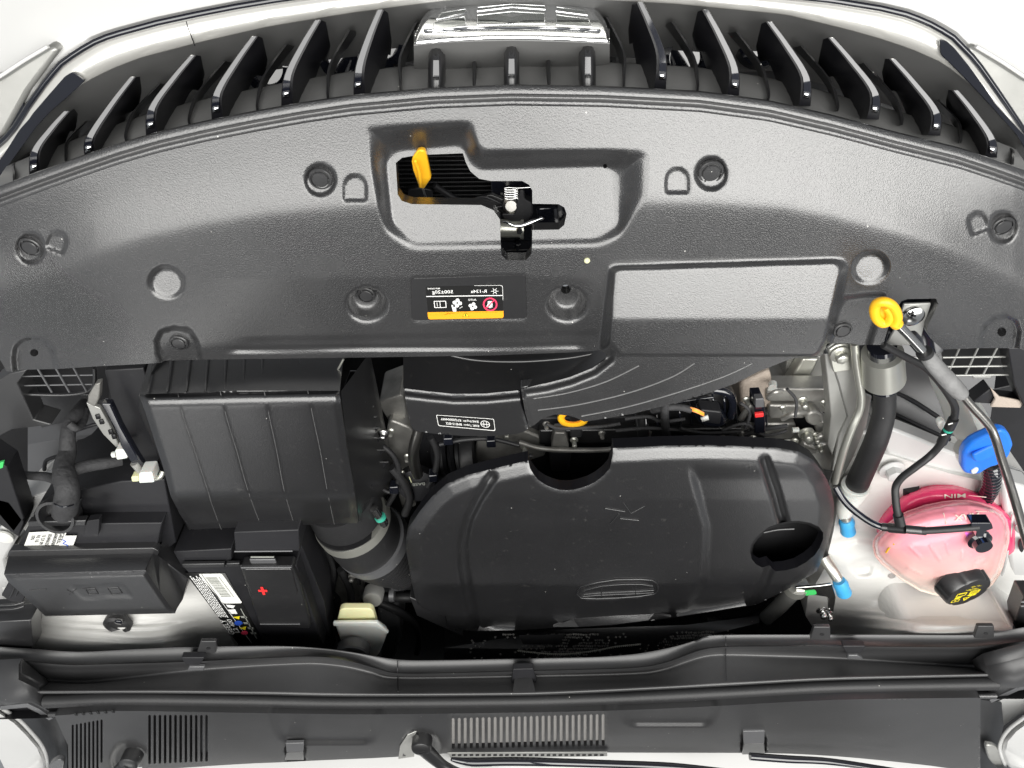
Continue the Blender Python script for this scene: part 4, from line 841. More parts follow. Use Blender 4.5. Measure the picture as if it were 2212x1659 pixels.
# ================================================================== FUSE BOX
fu = thing('fuse_box', 'long black fuse box with a sloping lid, stickers and a cable collar', 'fuse box')
slab('base_body', [(87,1084),(150,1062),(262,1040),(355,1036),(380,1172),(345,1200),(60,1200),(62,1135)], .795, .16, 'dark', fu)
slab('sticker_ledge', [(62,1133),(350,1130),(338,1190),(30,1194)], .815, .05, 'dark', fu)
slab('ledge_edge', [(60,1128),(185,1125),(185,1136),(60,1138)], .82, .01, 'satin', fu)
slab('ledge_latch', rounded([(188,1125),(215,1122),(212,1158),(180,1160)], 4), .823, .01, 'dark', fu)
slab('lid_lip', rounded([(16,1196),(20,1190),(330,1184),(344,1192),(340,1202),(18,1208)], 4), .826, .012, 'satin', fu)
LT = [(9,1240),(162,1236),(315,1232)]
sheet('lid_front', [[(18,1202,.826),(170,1199,.826),(330,1195,.826)],[(9,1238,.853),(162,1234,.853),(314,1230,.853)],[(9,1241,.8545),(162,1237,.8545),(315,1233,.8545)]], 'fine', fu, autos=80)
fzt = lambda x, y: .855 - .00003 * (np.asarray(y, float) - 1240) + 0 * np.asarray(x, float)
def fzl(x, y):
    z = fzt(x, y); x, y = np.asarray(x, float), np.asarray(y, float); FL = [(9,1241),(315,1233),(378,1325),(98,1331),(55,1290),(17,1256)]
    z = z - .003 * (1 - ss(segdist(x, y, FL, True) / 10)); c = rounded([(150,1265),(268,1263),(290,1290),(175,1293)], 6)
    return z + pocket(x, y, c, ins(c, .93), .0009)
relief('lid_top', [(9,1241),(315,1233),(378,1325),(98,1331),(55,1290),(17,1256)], fzl, 4.5, 'fine', fu, skirt=.05)
sheet('lid_side', [[(330,1195,.826),(344,1202,.826),(408,1254,.80)],[(315,1233,.8535),(345,1277,.8525),(378,1325,.851)],], 'satin', fu)
slab('lid_side_block', [(338,1200),(406,1252),(394,1297),(378,1322),(316,1236)], .82, .08, 'satin', fu)
for P in ([(185,1272),(205,1270),(212,1282),(192,1284),(185,1272)], [(178,1272),(196,1270),(190,1277)], [(232,1270),(255,1268),(264,1281),(242,1284),(232,1270)], [(145,1274),(158,1282)], [(150,1284),(165,1272)], [(236,1274),(258,1272)], [(190,1276),(208,1275)]): stroke('embossed_mark', P, 1.2, fu, 'satin', fzl, .0002)
stroke('embossed_mark', [(64,1275),(100,1272)], 1.5, fu, 'satin', fzl, 0)
slab('end_latch', rounded([(2,1286),(18,1258),(45,1262),(58,1282),(48,1302),(24,1300)], 3), .84, .03, 'dark', fu)
for k in range(3): tube('latch_rib', [(22 + k * 12, 1290 - k * 3, .842), (32 + k * 10, 1268, .842)], 1.6, 'satin', fu, sub=1)
lathe('cable_collar', W(138, 1100, .80), (0, .35, 1), [(.026, 0), (.026, .022), (.022, .022), (.021, .005)], 'satin', fu)
slab('collar_plate', [(105,1122),(118,1085),(175,1080),(168,1118)], .80, .01, 'dark', fu)
s1 = [(63,1150),(145,1146),(131,1185),(49,1187)]
st = thing('printed_sticker', 'white parts sticker with black sideways lettering at the left end of the fuse box', 'sticker')
flat('paper', [(0,0),(1,0),(1,1),(0,1)], [s1], .8165, 'printlabel', st, .0008)
ff = quadmap(s1)
def ST(s, u0, u1, v0, v1): return T(s, 0, 0, 1, 1, [ff(u0, v0)[:2], ff(u0, v1)[:2], ff(u1, v1)[:2], ff(u1, v0)[:2]], .8173, 'printk', st, .0006)
ST('GEELY', .84, .96, .10, .92); ST('6608030700', .70, .80, .12, .80); ST('2024/06/25', .54, .64, .15, .80); ST('13 57 09', .38, .48, .2, .75); ST('03 10', .24, .34, .2, .6); ST('370', .10, .20, .2, .45)
st2 = thing('small_sticker', 'smaller white sticker with a blue pen scribble beside the printed one', 'sticker')
flat('paper', [(0,0),(1,0),(1,1),(0,1)], [[(139,1157),(166,1157),(155,1187),(122,1187)]], .8172, 'printlabel', st2, .0012)
tube('pen_mark', [(134,1166,.819),(142,1170,.819),(136,1174,.819),(146,1178,.819),(140,1180,.819)], .8, 'printb', st2, n=6)
# wiring trunk
har = thing('wiring_harness', 'thick taped wiring harness rising from the fuse box collar with a branch to the right', 'cable')
tube('trunk', [(140,1108,.80),(143,1085,.83),(146,1060,.83),(140,1030,.815),(138,1005,.80),(146,975,.78),(146,945,.77),(152,915,.75),(168,892,.73),(182,872,.70)], [25,25,24,24,20,17,15,15,14,12], 'tape', har, n=18)
tube('branch', [(138,1030,.80),(160,1016,.80),(190,1006,.79),(230,1000,.78),(262,994,.77)], [13,14,14,13,12], 'tape', har, n=14)
tube('branch', [(132,1040,.80),(100,1030,.78),(60,1027,.76),(20,1022,.74)], [12,10,9,9], 'tape', har, n=14)
tube('branch', [(150,915,.76),(165,925,.76),(180,910,.74),(185,885,.72)], [8,8,8,7], 'tape', har, n=12)
tube('cable_tie', [(118,1088,.848),(130,1094,.862),(145,1094,.863),(158,1090,.852)], 2.2, 'gloss', har)
# ================================================================== LEFT CORNER
def seal(x, y, yc, hy, xc, hx):
    x, y = np.asarray(x, float), np.asarray(y, float)
    s = y + ((x - xc) / hx) ** 2 * 10 - yc + 4 * np.sin(x / 71) + 1.5 * np.sin(x / 33 + 1)
    m = np.exp(-(s / hy) ** 4) * np.exp(-((x - xc) / hx) ** 4)
    return m * (.0012 * np.sin(s * .36 + .5 * np.sin(x / 60)) + .0007 * np.sin(s * .55 + 2 + .7 * np.sin(x / 45)))
lw = thing('left_strut_tower', 'white painted inner wing with brushed seam sealer beside the fuse box', 'strut tower')
lz = lambda x, y: .795 + .00012 * (np.asarray(x, float) * 0 + 1400 - np.asarray(y, float)) * -1 + .018 * np.exp(-((np.asarray(x, float) - 260) / 190) ** 2 - ((np.asarray(y, float) - 1350) / 70) ** 2) + .036 * ss((np.asarray(y, float) - 1325) / 80) * ss((440 - np.asarray(x, float)) / 90) + seal(x, y, 1365, 30, 240, 170)
relief('tower_top', [(20,1120),(60,1150),(-5,1230),(10,1290),(40,1345),(72,1405),(171,1408),(320,1403),(430,1395),(478,1400),(512,1400),(440,1280),(420,1230),(400,1210),(330,1150),(70,1080)], lz, 4, 'whiteseal', lw, skirt=.1)
slab('upper_wing', [(20,1090),(150,1045),(169,1036),(275,1010),(350,1010),(345,1040),(262,1045),(88,1085),(62,1130),(30,1120)], .765, .05, 'white', lw)
slab('edge_flange', [(-20,1160),(30,1110),(58,1125),(10,1210),(30,1290),(-20,1330)], .78, .05, 'white', lw, bevel=.004)
gm = lathe('rubber_grommet', W(258, 1341, .812), (0, .1, 1), [(.022, 0), (.022, .010), (.017, .013), (.013, .008), (.001, .008)], 'rubber', lw); hexbolt('bolt_head', 258, 1340, .821, 9, 'gloss', gm, washer=False, h=.004)
le = thing('left_edge_trim', 'black ribbed plastic trim and clips along the left wing edge', 'trim')
slab('edge_plate', [(-30,1330),(60,1325),(78,1340),(66,1405),(-30,1430)], .83, .03, 'satin', le)
for k in range(6): tube('edge_rib', [(-10,1308 + k * 9,.842),(30,1306 + k * 9,.842),(52,1300 + k * 9,.838)], 2.4, 'satin', le)
slab('edge_bracket', [(-30,980),(15,1010),(52,1120),(30,1150),(-30,1080)], .80, .03, 'dark', le)
lathe('white_disc', W(9, 1158, .785), (0, 0, 1), [(.014, 0), (.014, .003)], 'printlabel', le)
slab('edge_block', rounded([(-20,1075),(20,1085),(52,1128),(40,1160),(10,1140),(-20,1120)], 5), .80, .03, 'dark', le)
lb = thing('left_air_baffle', 'grey moulded baffle with a square mesh at the left end of the radiator', 'baffle')
slab('baffle_plate', [(21,806),(58,799),(38,828),(72,907),(112,918),(28,928),(-20,952),(-20,830)], .745, .03, 'cowl', lb)
slab('baffle_face', [(30,855),(195,852),(185,900),(90,925),(60,880)], .66, .03, 'satin', lb)
MG = thing('left_mesh_guard', 'black plastic mesh of square holes under the left end of the cover', 'mesh')
tube('mesh_rim', [(46,851,.735),(133,853,.735),(184,847,.735),(203,830,.735),(204,795,.735)], 4, 'satin', MG)
tube('mesh_rim', [(52,790,.735),(38,830,.735),(46,851,.735)], 4, 'satin', MG)
for a, b in (((74,784),(112,847)), ((114,784),(150,847)), ((153,784),(187,845))): tube('mesh_bar', [(*a, .737), (*b, .737)], 2.2, 'grey', MG, sub=1, n=8)
for y in (812, 832): tube('mesh_bar', [(42, y + 1, .735), (203, y - 2, .735)], 1.8, 'grey', MG, sub=1, n=8)
sheet('mesh_dark', [[(40,785,.68),(205,785,.68)],[(40,850,.68),(205,850,.68)]], 'void', MG)
ll = thing('left_wheel_liner', 'grey ribbed wheel arch liner behind the wiring harness', 'wheel liner')
sheet('liner', [[(60,915,.62),(180,870,.63),(300,850,.62)],[(60,960,.66),(180,940,.68),(300,930,.66)],[(60,1040,.66),(180,1020,.68),(300,1010,.66)]], 'grey', ll)
for P in ([(165,930,.69),(200,918,.69),(245,908,.68)], [(160,978,.695),(200,965,.695),(255,952,.69)], [(96,1015,.69),(100,995,.69),(125,985,.69)], [(205,985,.69),(260,968,.69)]): tube('liner_rib', P, 4, 'dark', ll)
fl = thing('black_metal_flap', 'long glossy black bracket hanging beside the air filter box', 'bracket')
slab('flap', rounded([(218,872),(238,873),(262,925),(277,952),(296,985),(314,1014),(300,1018),(284,1002),(262,968),(250,930)], 4), [.80] * 50, .01, 'gloss', fl, bevel=.002)
slab('flap_back', [(225,800),(310,795),(330,870),(352,985),(330,1010),(316,1012),(278,950),(240,872)], .77, .03, 'dark', fl)
slab('bright_edge', [(186,870),(216,882),(240,925),(258,965),(250,966),(222,938),(200,905)], .782, .006, 'sheetmetal', fl, bevel=.001)
for (x, y) in ((205,897),(213,908),(233,930),(240,940)): slab('edge_slot', [(x, y), (x + 8, y - 2), (x + 12, y + 8), (x + 3, y + 9)], .7835, .002, 'dark', fl, bevel=0)
slab('bracket_top', [(190,855),(205,830),(216,828),(214,862),(205,880),(188,872)], .785, .01, 'alu2', fl)
tube('duct_hose', [(255,800,.72),(258,840,.71),(258,880,.70),(270,920,.68)], [22,20,20,18], 'rubber', fl)
lcg = 'white plugs under the black flap'
wc = thing('white_connector', 'small white plug half hidden behind the black flap', 'connector', lcg)
slab('plug', rounded([(248,972),(270,970),(276,990),(252,994)], 4), .80, .02, 'whiteplastic', wc, bevel=.003); tube('nose', [(244,982,.79),(252,981,.79)], 7, 'whiteplastic', wc, sub=1)
wc2 = thing('white_connector', 'larger white plug with metal tip below the point of the black flap', 'connector', lcg)
slab('plug', rounded([(300,1022),(328,1020),(334,1042),(300,1044)], 4), .815, .02, 'whiteplastic', wc2, bevel=.003)
slab('plug', rounded([(283,1030),(300,1029),(301,1040),(285,1041)], 3), .81, .01, 'cream', wc2, bevel=.002)
tube('tip', [(330,1034,.805),(346,1030,.805),(352,1018,.80)], 6, 'pipe', wc2); tube('lead', [(290,1000,.80),(300,1012,.80),(312,1028,.80)], 9, 'sheetmetal', wc2)
gmk = slab('green_tab', [(-4,1000),(8,997),(6,1010),(-4,1014)], .81, .003, 'green', None, bevel=0); tag(gmk, 'tiny bright green tab at the left edge of the picture beside the harness', 'tab')
bl = slab('lower_tray', [(180,1090),(380,1040),(430,1150),(505,1150),(510,1190),(380,1195)], .74, .05, 'dark', None); tag(bl, 'black battery tray corner in shadow between the fuse box and filter box', 'tray')

# ================================================================== CLUTTER IN THE GAPS
gap = thing('gearbox_casting', 'dark dusty gearbox parts low down between the battery and the brake reservoir', 'gearbox')
slab('casing', rounded([(690,1190),(745,1200),(790,1250),(780,1310),(730,1320),(700,1290)], 14), .62, .08, 'alu2', gap, bevel=.01)
slab('casing_step', rounded([(700,1300),(730,1330),(725,1400),(690,1400)], 8), .66, .06, 'dark', gap, bevel=.006)
for P, r in (([(700,1180),(720,1230),(715,1300),(735,1390)], 6), ([(660,1150),(700,1175),(760,1210),(775,1260)], 5), ([(735,1230),(755,1270),(760,1310)], 8)): tube('breather', [(x, y, .70) for x, y in P], r, 'rubber', gap)
for x, y in ((715,1290),(700,1340),(760,1245)): hexbolt('bolt', x, y, .705, 8, 'alu2', gap)
eh = thing('engine_hoses', 'tangle of thin black hoses and plugs in the gap left of the engine cover', 'hose')
for P, r in (([(822,960),(850,985),(862,1020),(855,1060),(838,1090)], 6), ([(930,945),(945,980),(940,1020),(925,1050)], 7), ([(845,1010),(870,1040),(885,1075),(875,1110)], 9), ([(818,1050),(838,1062),(860,1062)], 5), ([(950,960),(1000,950),(1060,948),(1120,962)], 5), ([(1080,1000),(1110,985),(1150,985)], 5)):
    tube('hose', [(x, y, .725) for x, y in P], r, 'rubber', eh)
for x, y in ((850,1060),(935,1035),(967,955),(1060,960)): slab('plug', rounded([(x - 10, y - 7), (x + 10, y - 8), (x + 12, y + 7), (x - 9, y + 8)], 3), .735, .015, 'gloss', eh, bevel=.002)
for P in ([(1350,905),(1400,900),(1430,910),(1480,905)], [(1330,930),(1400,925),(1480,930),(1540,938)], [(1180,915),(1210,925),(1290,922),(1340,915)]): tube('loom_strand', [(x, y, .715) for x, y in P], 4, 'tape', eh)
for x, y in ((1180,915),(1300,935),(1400,935),(1480,945),(1560,945),(1600,935)): hexbolt('bolt', x, y, .700, 8, 'alu2', eh)
for x in (1245,1390): slab('injector_plug', rounded([(x - 14, 925), (x + 14, 924), (x + 12, 945), (x - 12, 946)], 4), .715, .03, 'satin', eh, bevel=.003)

for a, b, c in (((1600,905),(1640,860),7),((1605,925),(1650,915),6),((1690,905),(1740,890),6),((1745,955),(1800,935),7),((1700,985),(1760,975),6),((1660,855),(1690,845),5),((1790,880),(1835,870),6)):
    tube('casting_web', [(*a, .700), ((a[0] + b[0]) / 2, (a[1] + b[1]) / 2 - 4, .706), (*b, .700)], c, 'alu', blk, n=8)
for x, y, r in ((1612,862,8),(1625,945,8),(1690,880,7),(1780,868,8),(1815,905,8),(1770,965,9),(1660,972,8),(845,930,8),(880,985,8),(868,1020,7)): hexbolt('bolt', x, y, .706, r, 'pipe', blk, h=.008)
for P in ([(1560,930),(1610,915),(1650,940),(1700,930)], [(1600,870),(1620,890),(1610,925)], [(1700,840),(1720,865),(1718,900)], [(1470,925),(1520,935),(1600,932)]): tube('loom_strand', [(x, y, .725) for x, y in P], 3.5, 'tape', eh)
# ================================================================== RIGHT SIDE
rw = thing('right_strut_tower', 'white painted inner wing and strut tower under the pink coolant tank', 'strut tower')
def rz(x, y):
    x, y = np.asarray(x, float), np.asarray(y, float)
    z = .740 + .00008 * (y - 1000) + seal(x, y, 1345, 30, 2000, 150) + .085 * ss((y - 1285) / 90) * ss((x - 1800) / 190) + .012 * np.exp(-((x - 2000) / 220) ** 2 - ((y - 1330) / 60) ** 2)
    z = z + disc(x, y, 2100, 1010, 60, 26, -.004, .5) + disc(x, y, 1875, 1225, 45, 22, .004, .4)
    z = z + pocket(x, y, rounded([(1845,1228),(1870,1218),(1888,1222),(1880,1245),(1850,1248)], 5), rounded([(1850,1230),(1870,1222),(1884,1225),(1877,1241),(1854,1243)], 4), .004)
    z = z - .012 * ss((1850 - x) / 40) * ss((1180 - y) / 80)
    z = z + groove(x, y, [(1800,1180),(1850,1160),(1890,1165)], 16, .006)
    return z
relief('tower_top', [(1740,1330),(1745,1290),(1780,1230),(1800,1150),(1815,1060),(1835,990),(1885,975),(1930,985),(1990,1005),(2060,1025),(2150,1045),(2240,1060),(2240,1240),(2205,1285),(2190,1330),(2186,1372),(2098,1378),(1770,1378)], rz, 4, 'whiteseal', rw, skirt=.12, holes=[ell(1926,1244,9,6,12), ell(1797,1300,7,16,12)])
slab('wing_rail', [(1925,925),(1990,950),(2085,990),(2240,1050),(2240,1075),(2120,1040),(2000,1010),(1920,990),(1905,950)], .735, .03, 'white', rw, bevel=.004)
slab('wing_post', [(1780,1075),(1815,985),(1852,930),(1905,940),(1895,1000),(1850,1070),(1830,1110)], .705, .05, 'tan' if False else 'white', rw, bevel=.004)
slab('outer_wing', [(2165,1040),(2240,1060),(2240,1300),(2205,1285),(2185,1250),(2175,1180)], .76, .04, 'white', rw, bevel=.006)
tube('seam_bead', [(2188,1110,.765),(2178,1180,.765),(2166,1235,.76),(2150,1262,.75)], 3, 'white', rw)
sb = hexbolt('strut_bolt', 1927, 1015, .747, 27, 'white', rw, h=.012)
tube('dark_grommet', [(1963,1062,.74),(1967,1050,.742)], 17, 'dark', rw, sub=1, n=16)
lathe('panel_plug', W(1912, 1066, .73), (0, 0, 1), [(.006, 0), (.006, .005), (.004, .006)], 'alu', rw)
slab('slot_plug', rounded(ell(2205, 1145, 14, 9, 10, 20), 2), .775, .004, 'sheetmetal', rw); slab('slot_plug', rounded(ell(2207, 1180, 6, 14, 10), 2), .768, .004, 'dark', rw)
rl = thing('right_wheel_liner', 'grey wheel arch liner with dark curved ribs behind the black hoses', 'wheel liner')
LR_ = [[(1880,845,.64),(1960,800,.63),(2060,840,.63)],[(1900,900,.65),(1980,880,.65),(2080,930,.65)],[(1910,960,.66),(2000,985,.66),(2100,1010,.66)]]
sheet('liner', [[(1870,740,.60),(1960,740,.60),(2060,740,.60),(2160,740,.60)],[(1890,860,.64),(1960,860,.64),(2060,880,.64),(2140,900,.64)],[(1900,925,.66),(1970,930,.66),(2060,965,.66),(2110,980,.66)],[(1900,960,.66),(1980,985,.66),(2060,1005,.66),(2120,1025,.66)]], 'grey', rl)
for P in ([(1930,845,.66),(1975,868,.66),(2025,900,.66)], [(1930,893,.675),(1990,922,.675),(2050,950,.675)], [(1925,925,.685),(1990,955,.685),(2060,985,.685),(2085,992,.685)]): tube('liner_rib', P, [4,5,5], 'dark', rl)
tube('liner_edge', [(1915,945,.69),(1990,980,.69),(2060,1006,.69),(2110,1020,.69)], 12, 'dark', rl)
slab('dark_cavity', [(2060,860),(2240,820),(2240,1060),(2150,1040),(2090,930)], .62, .05, 'dark', rl)
rb = thing('support_bracket', 'tall grey pressed metal bracket bolted at its top under the cover edge', 'bracket')
slab('bracket_plate', [(1787,752),(1800,742),(1850,740),(1862,800),(1868,850),(1884,857),(1872,920),(1845,985),(1815,1040),(1796,1015),(1812,940),(1832,900),(1812,830)], .745, .004, 'sheetmetal', rb, bevel=.0015)
slab('bracket_flange', [(1780,755),(1788,752),(1812,828),(1831,900),(1812,940),(1798,985),(1788,960),(1795,900)], .742, .025, 'sheetmetal', rb, bevel=.0015)
slab('bolt_pad', rounded([(1789,758),(1808,745),(1832,742),(1838,800),(1800,806)], 6), .750, .004, 'pipe', rb)
hexbolt('bolt', 1814, 765, .751, 21, 'pipe', rb, h=.009)
rbody = thing('cross_member', 'pale metal member and shadowed panel beside the tall bracket', 'panel')
slab('member', [(1700,770),(1790,770),(1800,860),(1790,900),(1690,860)], .62, .05, 'sheetmetal', rbody)
slab('member_edge', rounded([(1735,775),(1770,775),(1740,835),(1700,830)], 6), .64, .02, 'pipe', rbody, bevel=.004)
slab('panel_back', [(1850,745),(2010,745),(2060,900),(1900,940),(1862,850)], .58, .02, 'grey', rbody)
ac = thing('air_conditioning_pipe', 'thin bare aluminium pipe running down the tall bracket', 'pipe')
tube('pipe', [(1846,742,.765),(1849,780,.765),(1856,825,.765),(1860,855,.765),(1857,885,.765),(1840,925,.77),(1825,965,.77),(1812,1010,.765),(1803,1040,.76)], 8.5, 'pipe', ac, n=14)
hc = thing('air_conditioning_hose', 'thick black hose dropping from a shiny metal collar to a ribbed pale fitting', 'hose')
tube('metal_collar', [(1906,763,.775),(1908,818,.768)], [42,44], 'pipe', hc, sub=1, n=40)
tube('collar_mouth', [(1905,745,.775),(1906,764,.774)], 30, 'gloss', hc, sub=1, n=30)
tube('hose', [(1909,815,.77),(1911,850,.77),(1909,894,.775),(1895,945,.78),(1876,990,.775),(1858,1030,.765),(1851,1046,.76)], [23,23,23,24,24,24,24], 'rubber', hc, n=24)
tube('hose_collar_ring', [(1909,820,.771),(1909,838,.771)], 28, 'gloss', hc, sub=1, n=24)
for k, s in enumerate('ECHO-AXRT-ACHZ'):
    a, b = (1934, 836 + k * 16) if k < 6 else (1934 - (k - 5) ** 1.55 * 1.4, 836 + k * 16)
for k in range(4): tube('crimp_ring', [(1849 - k * 4.5, 1048 + k * 9, .762), (1846 - k * 4.5, 1056 + k * 9, .760)], [29 - k * 2, 29 - k * 2], 'whiteplastic', hc, sub=1, n=24)
tube('crimp_sleeve', [(1850,1046,.761),(1830,1085,.755),(1824,1108,.752),(1826,1118,.752)], [27,22,16,10], 'whiteplastic', hc, n=24)
capg = 'light blue service caps of the air conditioning pipes'
c1 = thing('service_cap', 'light blue cap just left of the pink tank, beside the black hose', 'cap', capg)
tube('valve_neck', [(1823,1105,.755),(1828,1122,.757)], 11, 'pipe', c1, sub=1, n=16)
tube('cap', [(1827,1122,.757),(1829,1128,.758),(1830,1136,.758),(1832,1148,.758)], [13,16.5,14.5,16], 'sky', c1, sub=1, n=24)
c2 = thing('service_cap', 'light blue cap on a bare pipe above the clamp near the cowl', 'cap', capg)
tube('pipe', [(1780,1205,.76),(1800,1235,.78),(1813,1256,.79)], [14,12,11], 'pipe', c2, n=16)
tube('cap', [(1812,1254,.792),(1816,1262,.794),(1819,1270,.796),(1823,1280,.797)], [13,16,15,16], 'sky', c2, sub=1, n=24)
pu = thing('coolant_connector', 'small black clip connector between the black hose and the pink tank', 'connector')
slab('body', rounded([(1850,1118),(1890,1105),(1903,1120),(1900,1148),(1868,1162),(1848,1150)], 5), .745, .03, 'dark', pu, bevel=.003)
slab('clip_eye', rounded([(1872,1155),(1898,1152),(1898,1170),(1875,1172)], 3), .74, .008, 'dark', pu); slab('clip_window', [(1880,1160),(1890,1159),(1890,1165),(1881,1166)], .7405, .002, 'whiteplastic', pu, bevel=0)
slab('foot', [(1850,1155),(1868,1160),(1862,1180),(1852,1172)], .73, .02, 'dark', pu)
cl = thing('pipe_clamp', 'zinc clamp with a bolt and green paint dot beside the engine cover', 'clamp')
tube('clamp_ring', [(1716,1272,.785),(1722,1262,.787)], [25,25], 'pipe', cl, sub=1, n=24)
slab('clamp_ear', rounded([(1718,1270),(1770,1266),(1798,1262),(1806,1290),(1800,1325),(1790,1328),(1788,1290),(1760,1286),(1722,1288)], 4), .800, .004, 'steel', cl, bevel=.001)
slab('paint_dot', rounded([(1738,1277),(1762,1275),(1765,1284),(1740,1287)], 4), .8008, .0006, 'green', cl, bevel=0)
hexbolt('bolt', 1775, 1318, .802, 12, 'steel', cl, h=.012); hexbolt('bolt', 1790, 1325, .802, 9, 'steel', cl, h=.01)
tk = thing('coolant_tank', 'round translucent pink coolant expansion tank with MIN and MAX marks', 'tank')
TR = [(1895,1160),(1888,1140),(1900,1117),(1923,1090),(1962,1062),(2014,1048),(2067,1049),(2119,1066),(2171,1098),(2200,1120),(2200,1200),(2000,1250),(1900,1220)]
def dome(P, zb, h, D):
    def f(x, y):
        d = segdist(np.asarray(x, float), np.asarray(y, float), P, True); t = np.clip(d / D, 0, 1); return zb + h * np.sqrt(np.maximum(0, 1 - (1 - t) ** 2))
    return f
TRr = rounded(TR, 20, 4); TF_ = [(1887,1179),(1889,1168),(1895,1158),(1921,1132),(1940,1118),(1962,1107),(2000,1094),(2040,1086),(2067,1083),(2093,1083),(2120,1088),(2145,1097),(2162,1108),(2173,1124),(2178,1148),(2177,1170),(2171,1194),(2165,1218),(2158,1239),(2142,1262),(2110,1285),(2070,1292),(2022,1284),(1988,1274),(1949,1251),(1925,1232),(1905,1216),(1892,1200)]
relief('lower_shell', TRr, dome(TRr, .745, .035, 70), 6, 'tankdark', tk, skirt=.008)
fd = dome(TF_, .785, .050, 95)
def tkz(x, y):
    z = fd(x, y); x, y = np.asarray(x, float), np.asarray(y, float)
    for P in ([(1965,1180),(1990,1205)], [(2010,1178),(2030,1210)], [(2045,1175),(2050,1195)], [(1960,1225),(1990,1240)], [(2080,1190),(2078,1210)]): z = z + .002 * ss(1 - segdist(x, y, P, False) / 4)
    z = z + .0025 * np.exp(-((segdist(x, y, TF_, True) - 9) / 3) ** 2)
    for k in range(22):
        cx, cy = 2098 + (k * 37 % 26) + (k % 5) * 2, 1196 + (k * 53 % 38); z = z + disc(x, y, cx, cy, 3.2, 2.6, .0016, .8)
    return z
relief('upper_shell', TF_, tkz, 4.0, 'tank', tk, skirt=.003)
tube('shell_seam', [(x, y, .787) for x, y in TF_] + [(*TF_[0], .787)], 3, 'tank', tk, sub=1, n=8)
T('MAX', 0, 0, 1, 1, [(2116,1107),(2062,1112),(2062,1126),(2113,1121)], tkz, 'peach', tk, .001)
T('MIN', 0, 0, 1, 1, [(2086,1066),(2040,1068),(2040,1077),(2086,1075)], dome(TRr, .745, .035, 70), 'tank', tk, .001)
tube('level_mark', [(2092,1070,.775),(2130,1074,.772)], 1.2, 'tank', tk, sub=1, n=6); 
stroke('level_mark', [(2108,1104),(2145,1106)], 1.2, tk, 'peach', tkz); stroke('level_mark', [(2038,1108),(2044,1132)], 1.2, tk, 'peach', tkz)
stroke('yellow_pen_mark', [(1914,1193),(1920,1184),(1932,1174)], 2.2, tk, 'yellow', tkz, -.0005)
slab('magenta_patch', rounded([(2084,1150),(2096,1180),(2110,1178),(2112,1155)], 4), lambda x, y: float(tkz([x], [y])[0]) + .0008, .001, 'magenta', tk, bevel=0)
# tank cap, tilted towards the front corner
cpx = thing('tank_cap', 'black screw cap with yellow pressure warning print on the pink tank', 'cap')
cb = W(2070, 1251, .822); cax = Vector((.22, .02, 1)).normalized(); kk = mpp(2070, 1265, .83)
prof = [(52, -4), (54, 0), (53, 6), (50, 30), (47, 34), (.01, 34)]
u_ = Vector((1, 0, 0)); u_ = (u_ - cax * u_.dot(cax)).normalized(); v_ = cax.cross(u_)
V, F = [], []; n = 96
for r, h in prof:
    for k in range(n):
        a = 2 * math.pi * k / n; sc = 1 - (.055 * max(0, math.cos(a * 6)) ** 6 if 0 < h < 36 and r > 20 else 0)
        V.append(cb + cax * h * kk + (u_ * math.cos(a) + v_ * math.sin(a)) * r * kk * sc)
for i in range(len(prof) - 1):
    for k in range(n): F.append([i * n + k, i * n + (k + 1) % n, (i + 1) * n + (k + 1) % n, (i + 1) * n + k])
meshob('screw_top', V, F, 'satin', cpx, autos=30)
def capflat(name, polys, m, lift=.4):
    V, F = [], []
    for P in polys:
        k = len(V); V += [cb + cax * (34 + lift) * kk + u_ * (a * kk) - v_ * (b * kk) for a, b in P]; F.append(list(range(k, k + len(P))))
    meshob(name, V, F, m, cpx, False)
def captext(s, x0, y0, x1, y1):
    o = T(s, 0, 0, 1, 1, [(0, 0), (100, 0), (100, 100), (0, 100)], 0.0, 'printy', cpx)
    f_ = [W(*p, .0008) for p in ((0, 0), (100, 0), (0, 100))]; o_ = f_[0]; ex, ey = f_[1] - f_[0], f_[2] - f_[0]
    xs_ = [v.co.x for v in o.data.vertices]; ys_ = [v.co.y for v in o.data.vertices]; mnx, mxx, mny, mxy = min(xs_), max(xs_), min(ys_), max(ys_)
    for v in o.data.vertices:
        a = (v.co.x - mnx) / (mxx - mnx); b = (v.co.y - mxy) / (mny - mxy)
        v.co = cb + cax * 34.4 * kk + u_ * ((x0 + (x1 - x0) * a) * kk) - v_ * ((y0 + (y1 - y0) * b) * kk)
# v_ sense: make "down the plan" positive
sgn = 1 if (-v_).dot(Vector((0, -1, -.5))) > 0 else -1
if sgn < 0: v_ = -v_
captext('145 kPa', 20, -16, -16, -9); captext('21 psi', 20, -27, -8, -20)
def boxo(x0, y0, x1, y1, t=2.2): return [[(x0, y0), (x1, y0), (x1, y0 + t), (x0, y0 + t)], [(x0, y1 - t), (x1, y1 - t), (x1, y1), (x0, y1)], [(x0, y0), (x0 + t, y0), (x0 + t, y1), (x0, y1)], [(x1 - t, y0), (x1, y0), (x1, y1), (x1 - t, y1)]]
capflat('radiator_symbol', boxo(2, -6, 26, 8) + [[(5 + 4 * i, -3), (7 + 4 * i, -3), (7 + 4 * i, 5), (5 + 4 * i, 5)] for i in range(5)] + [[(-2, 10), (14, 18), (12, 8)], [(14, 9), (24, 9), (22, 16), (14, 16)]], 'printy')
capflat('hot_liquid_symbol', boxo(-30, -6, -6, 8) + [[(-28, 10), (-12, 9), (-16, 16), (-30, 16)], [(-26, -3), (-10, -3), (-10, -1), (-26, -1)]], 'printy')
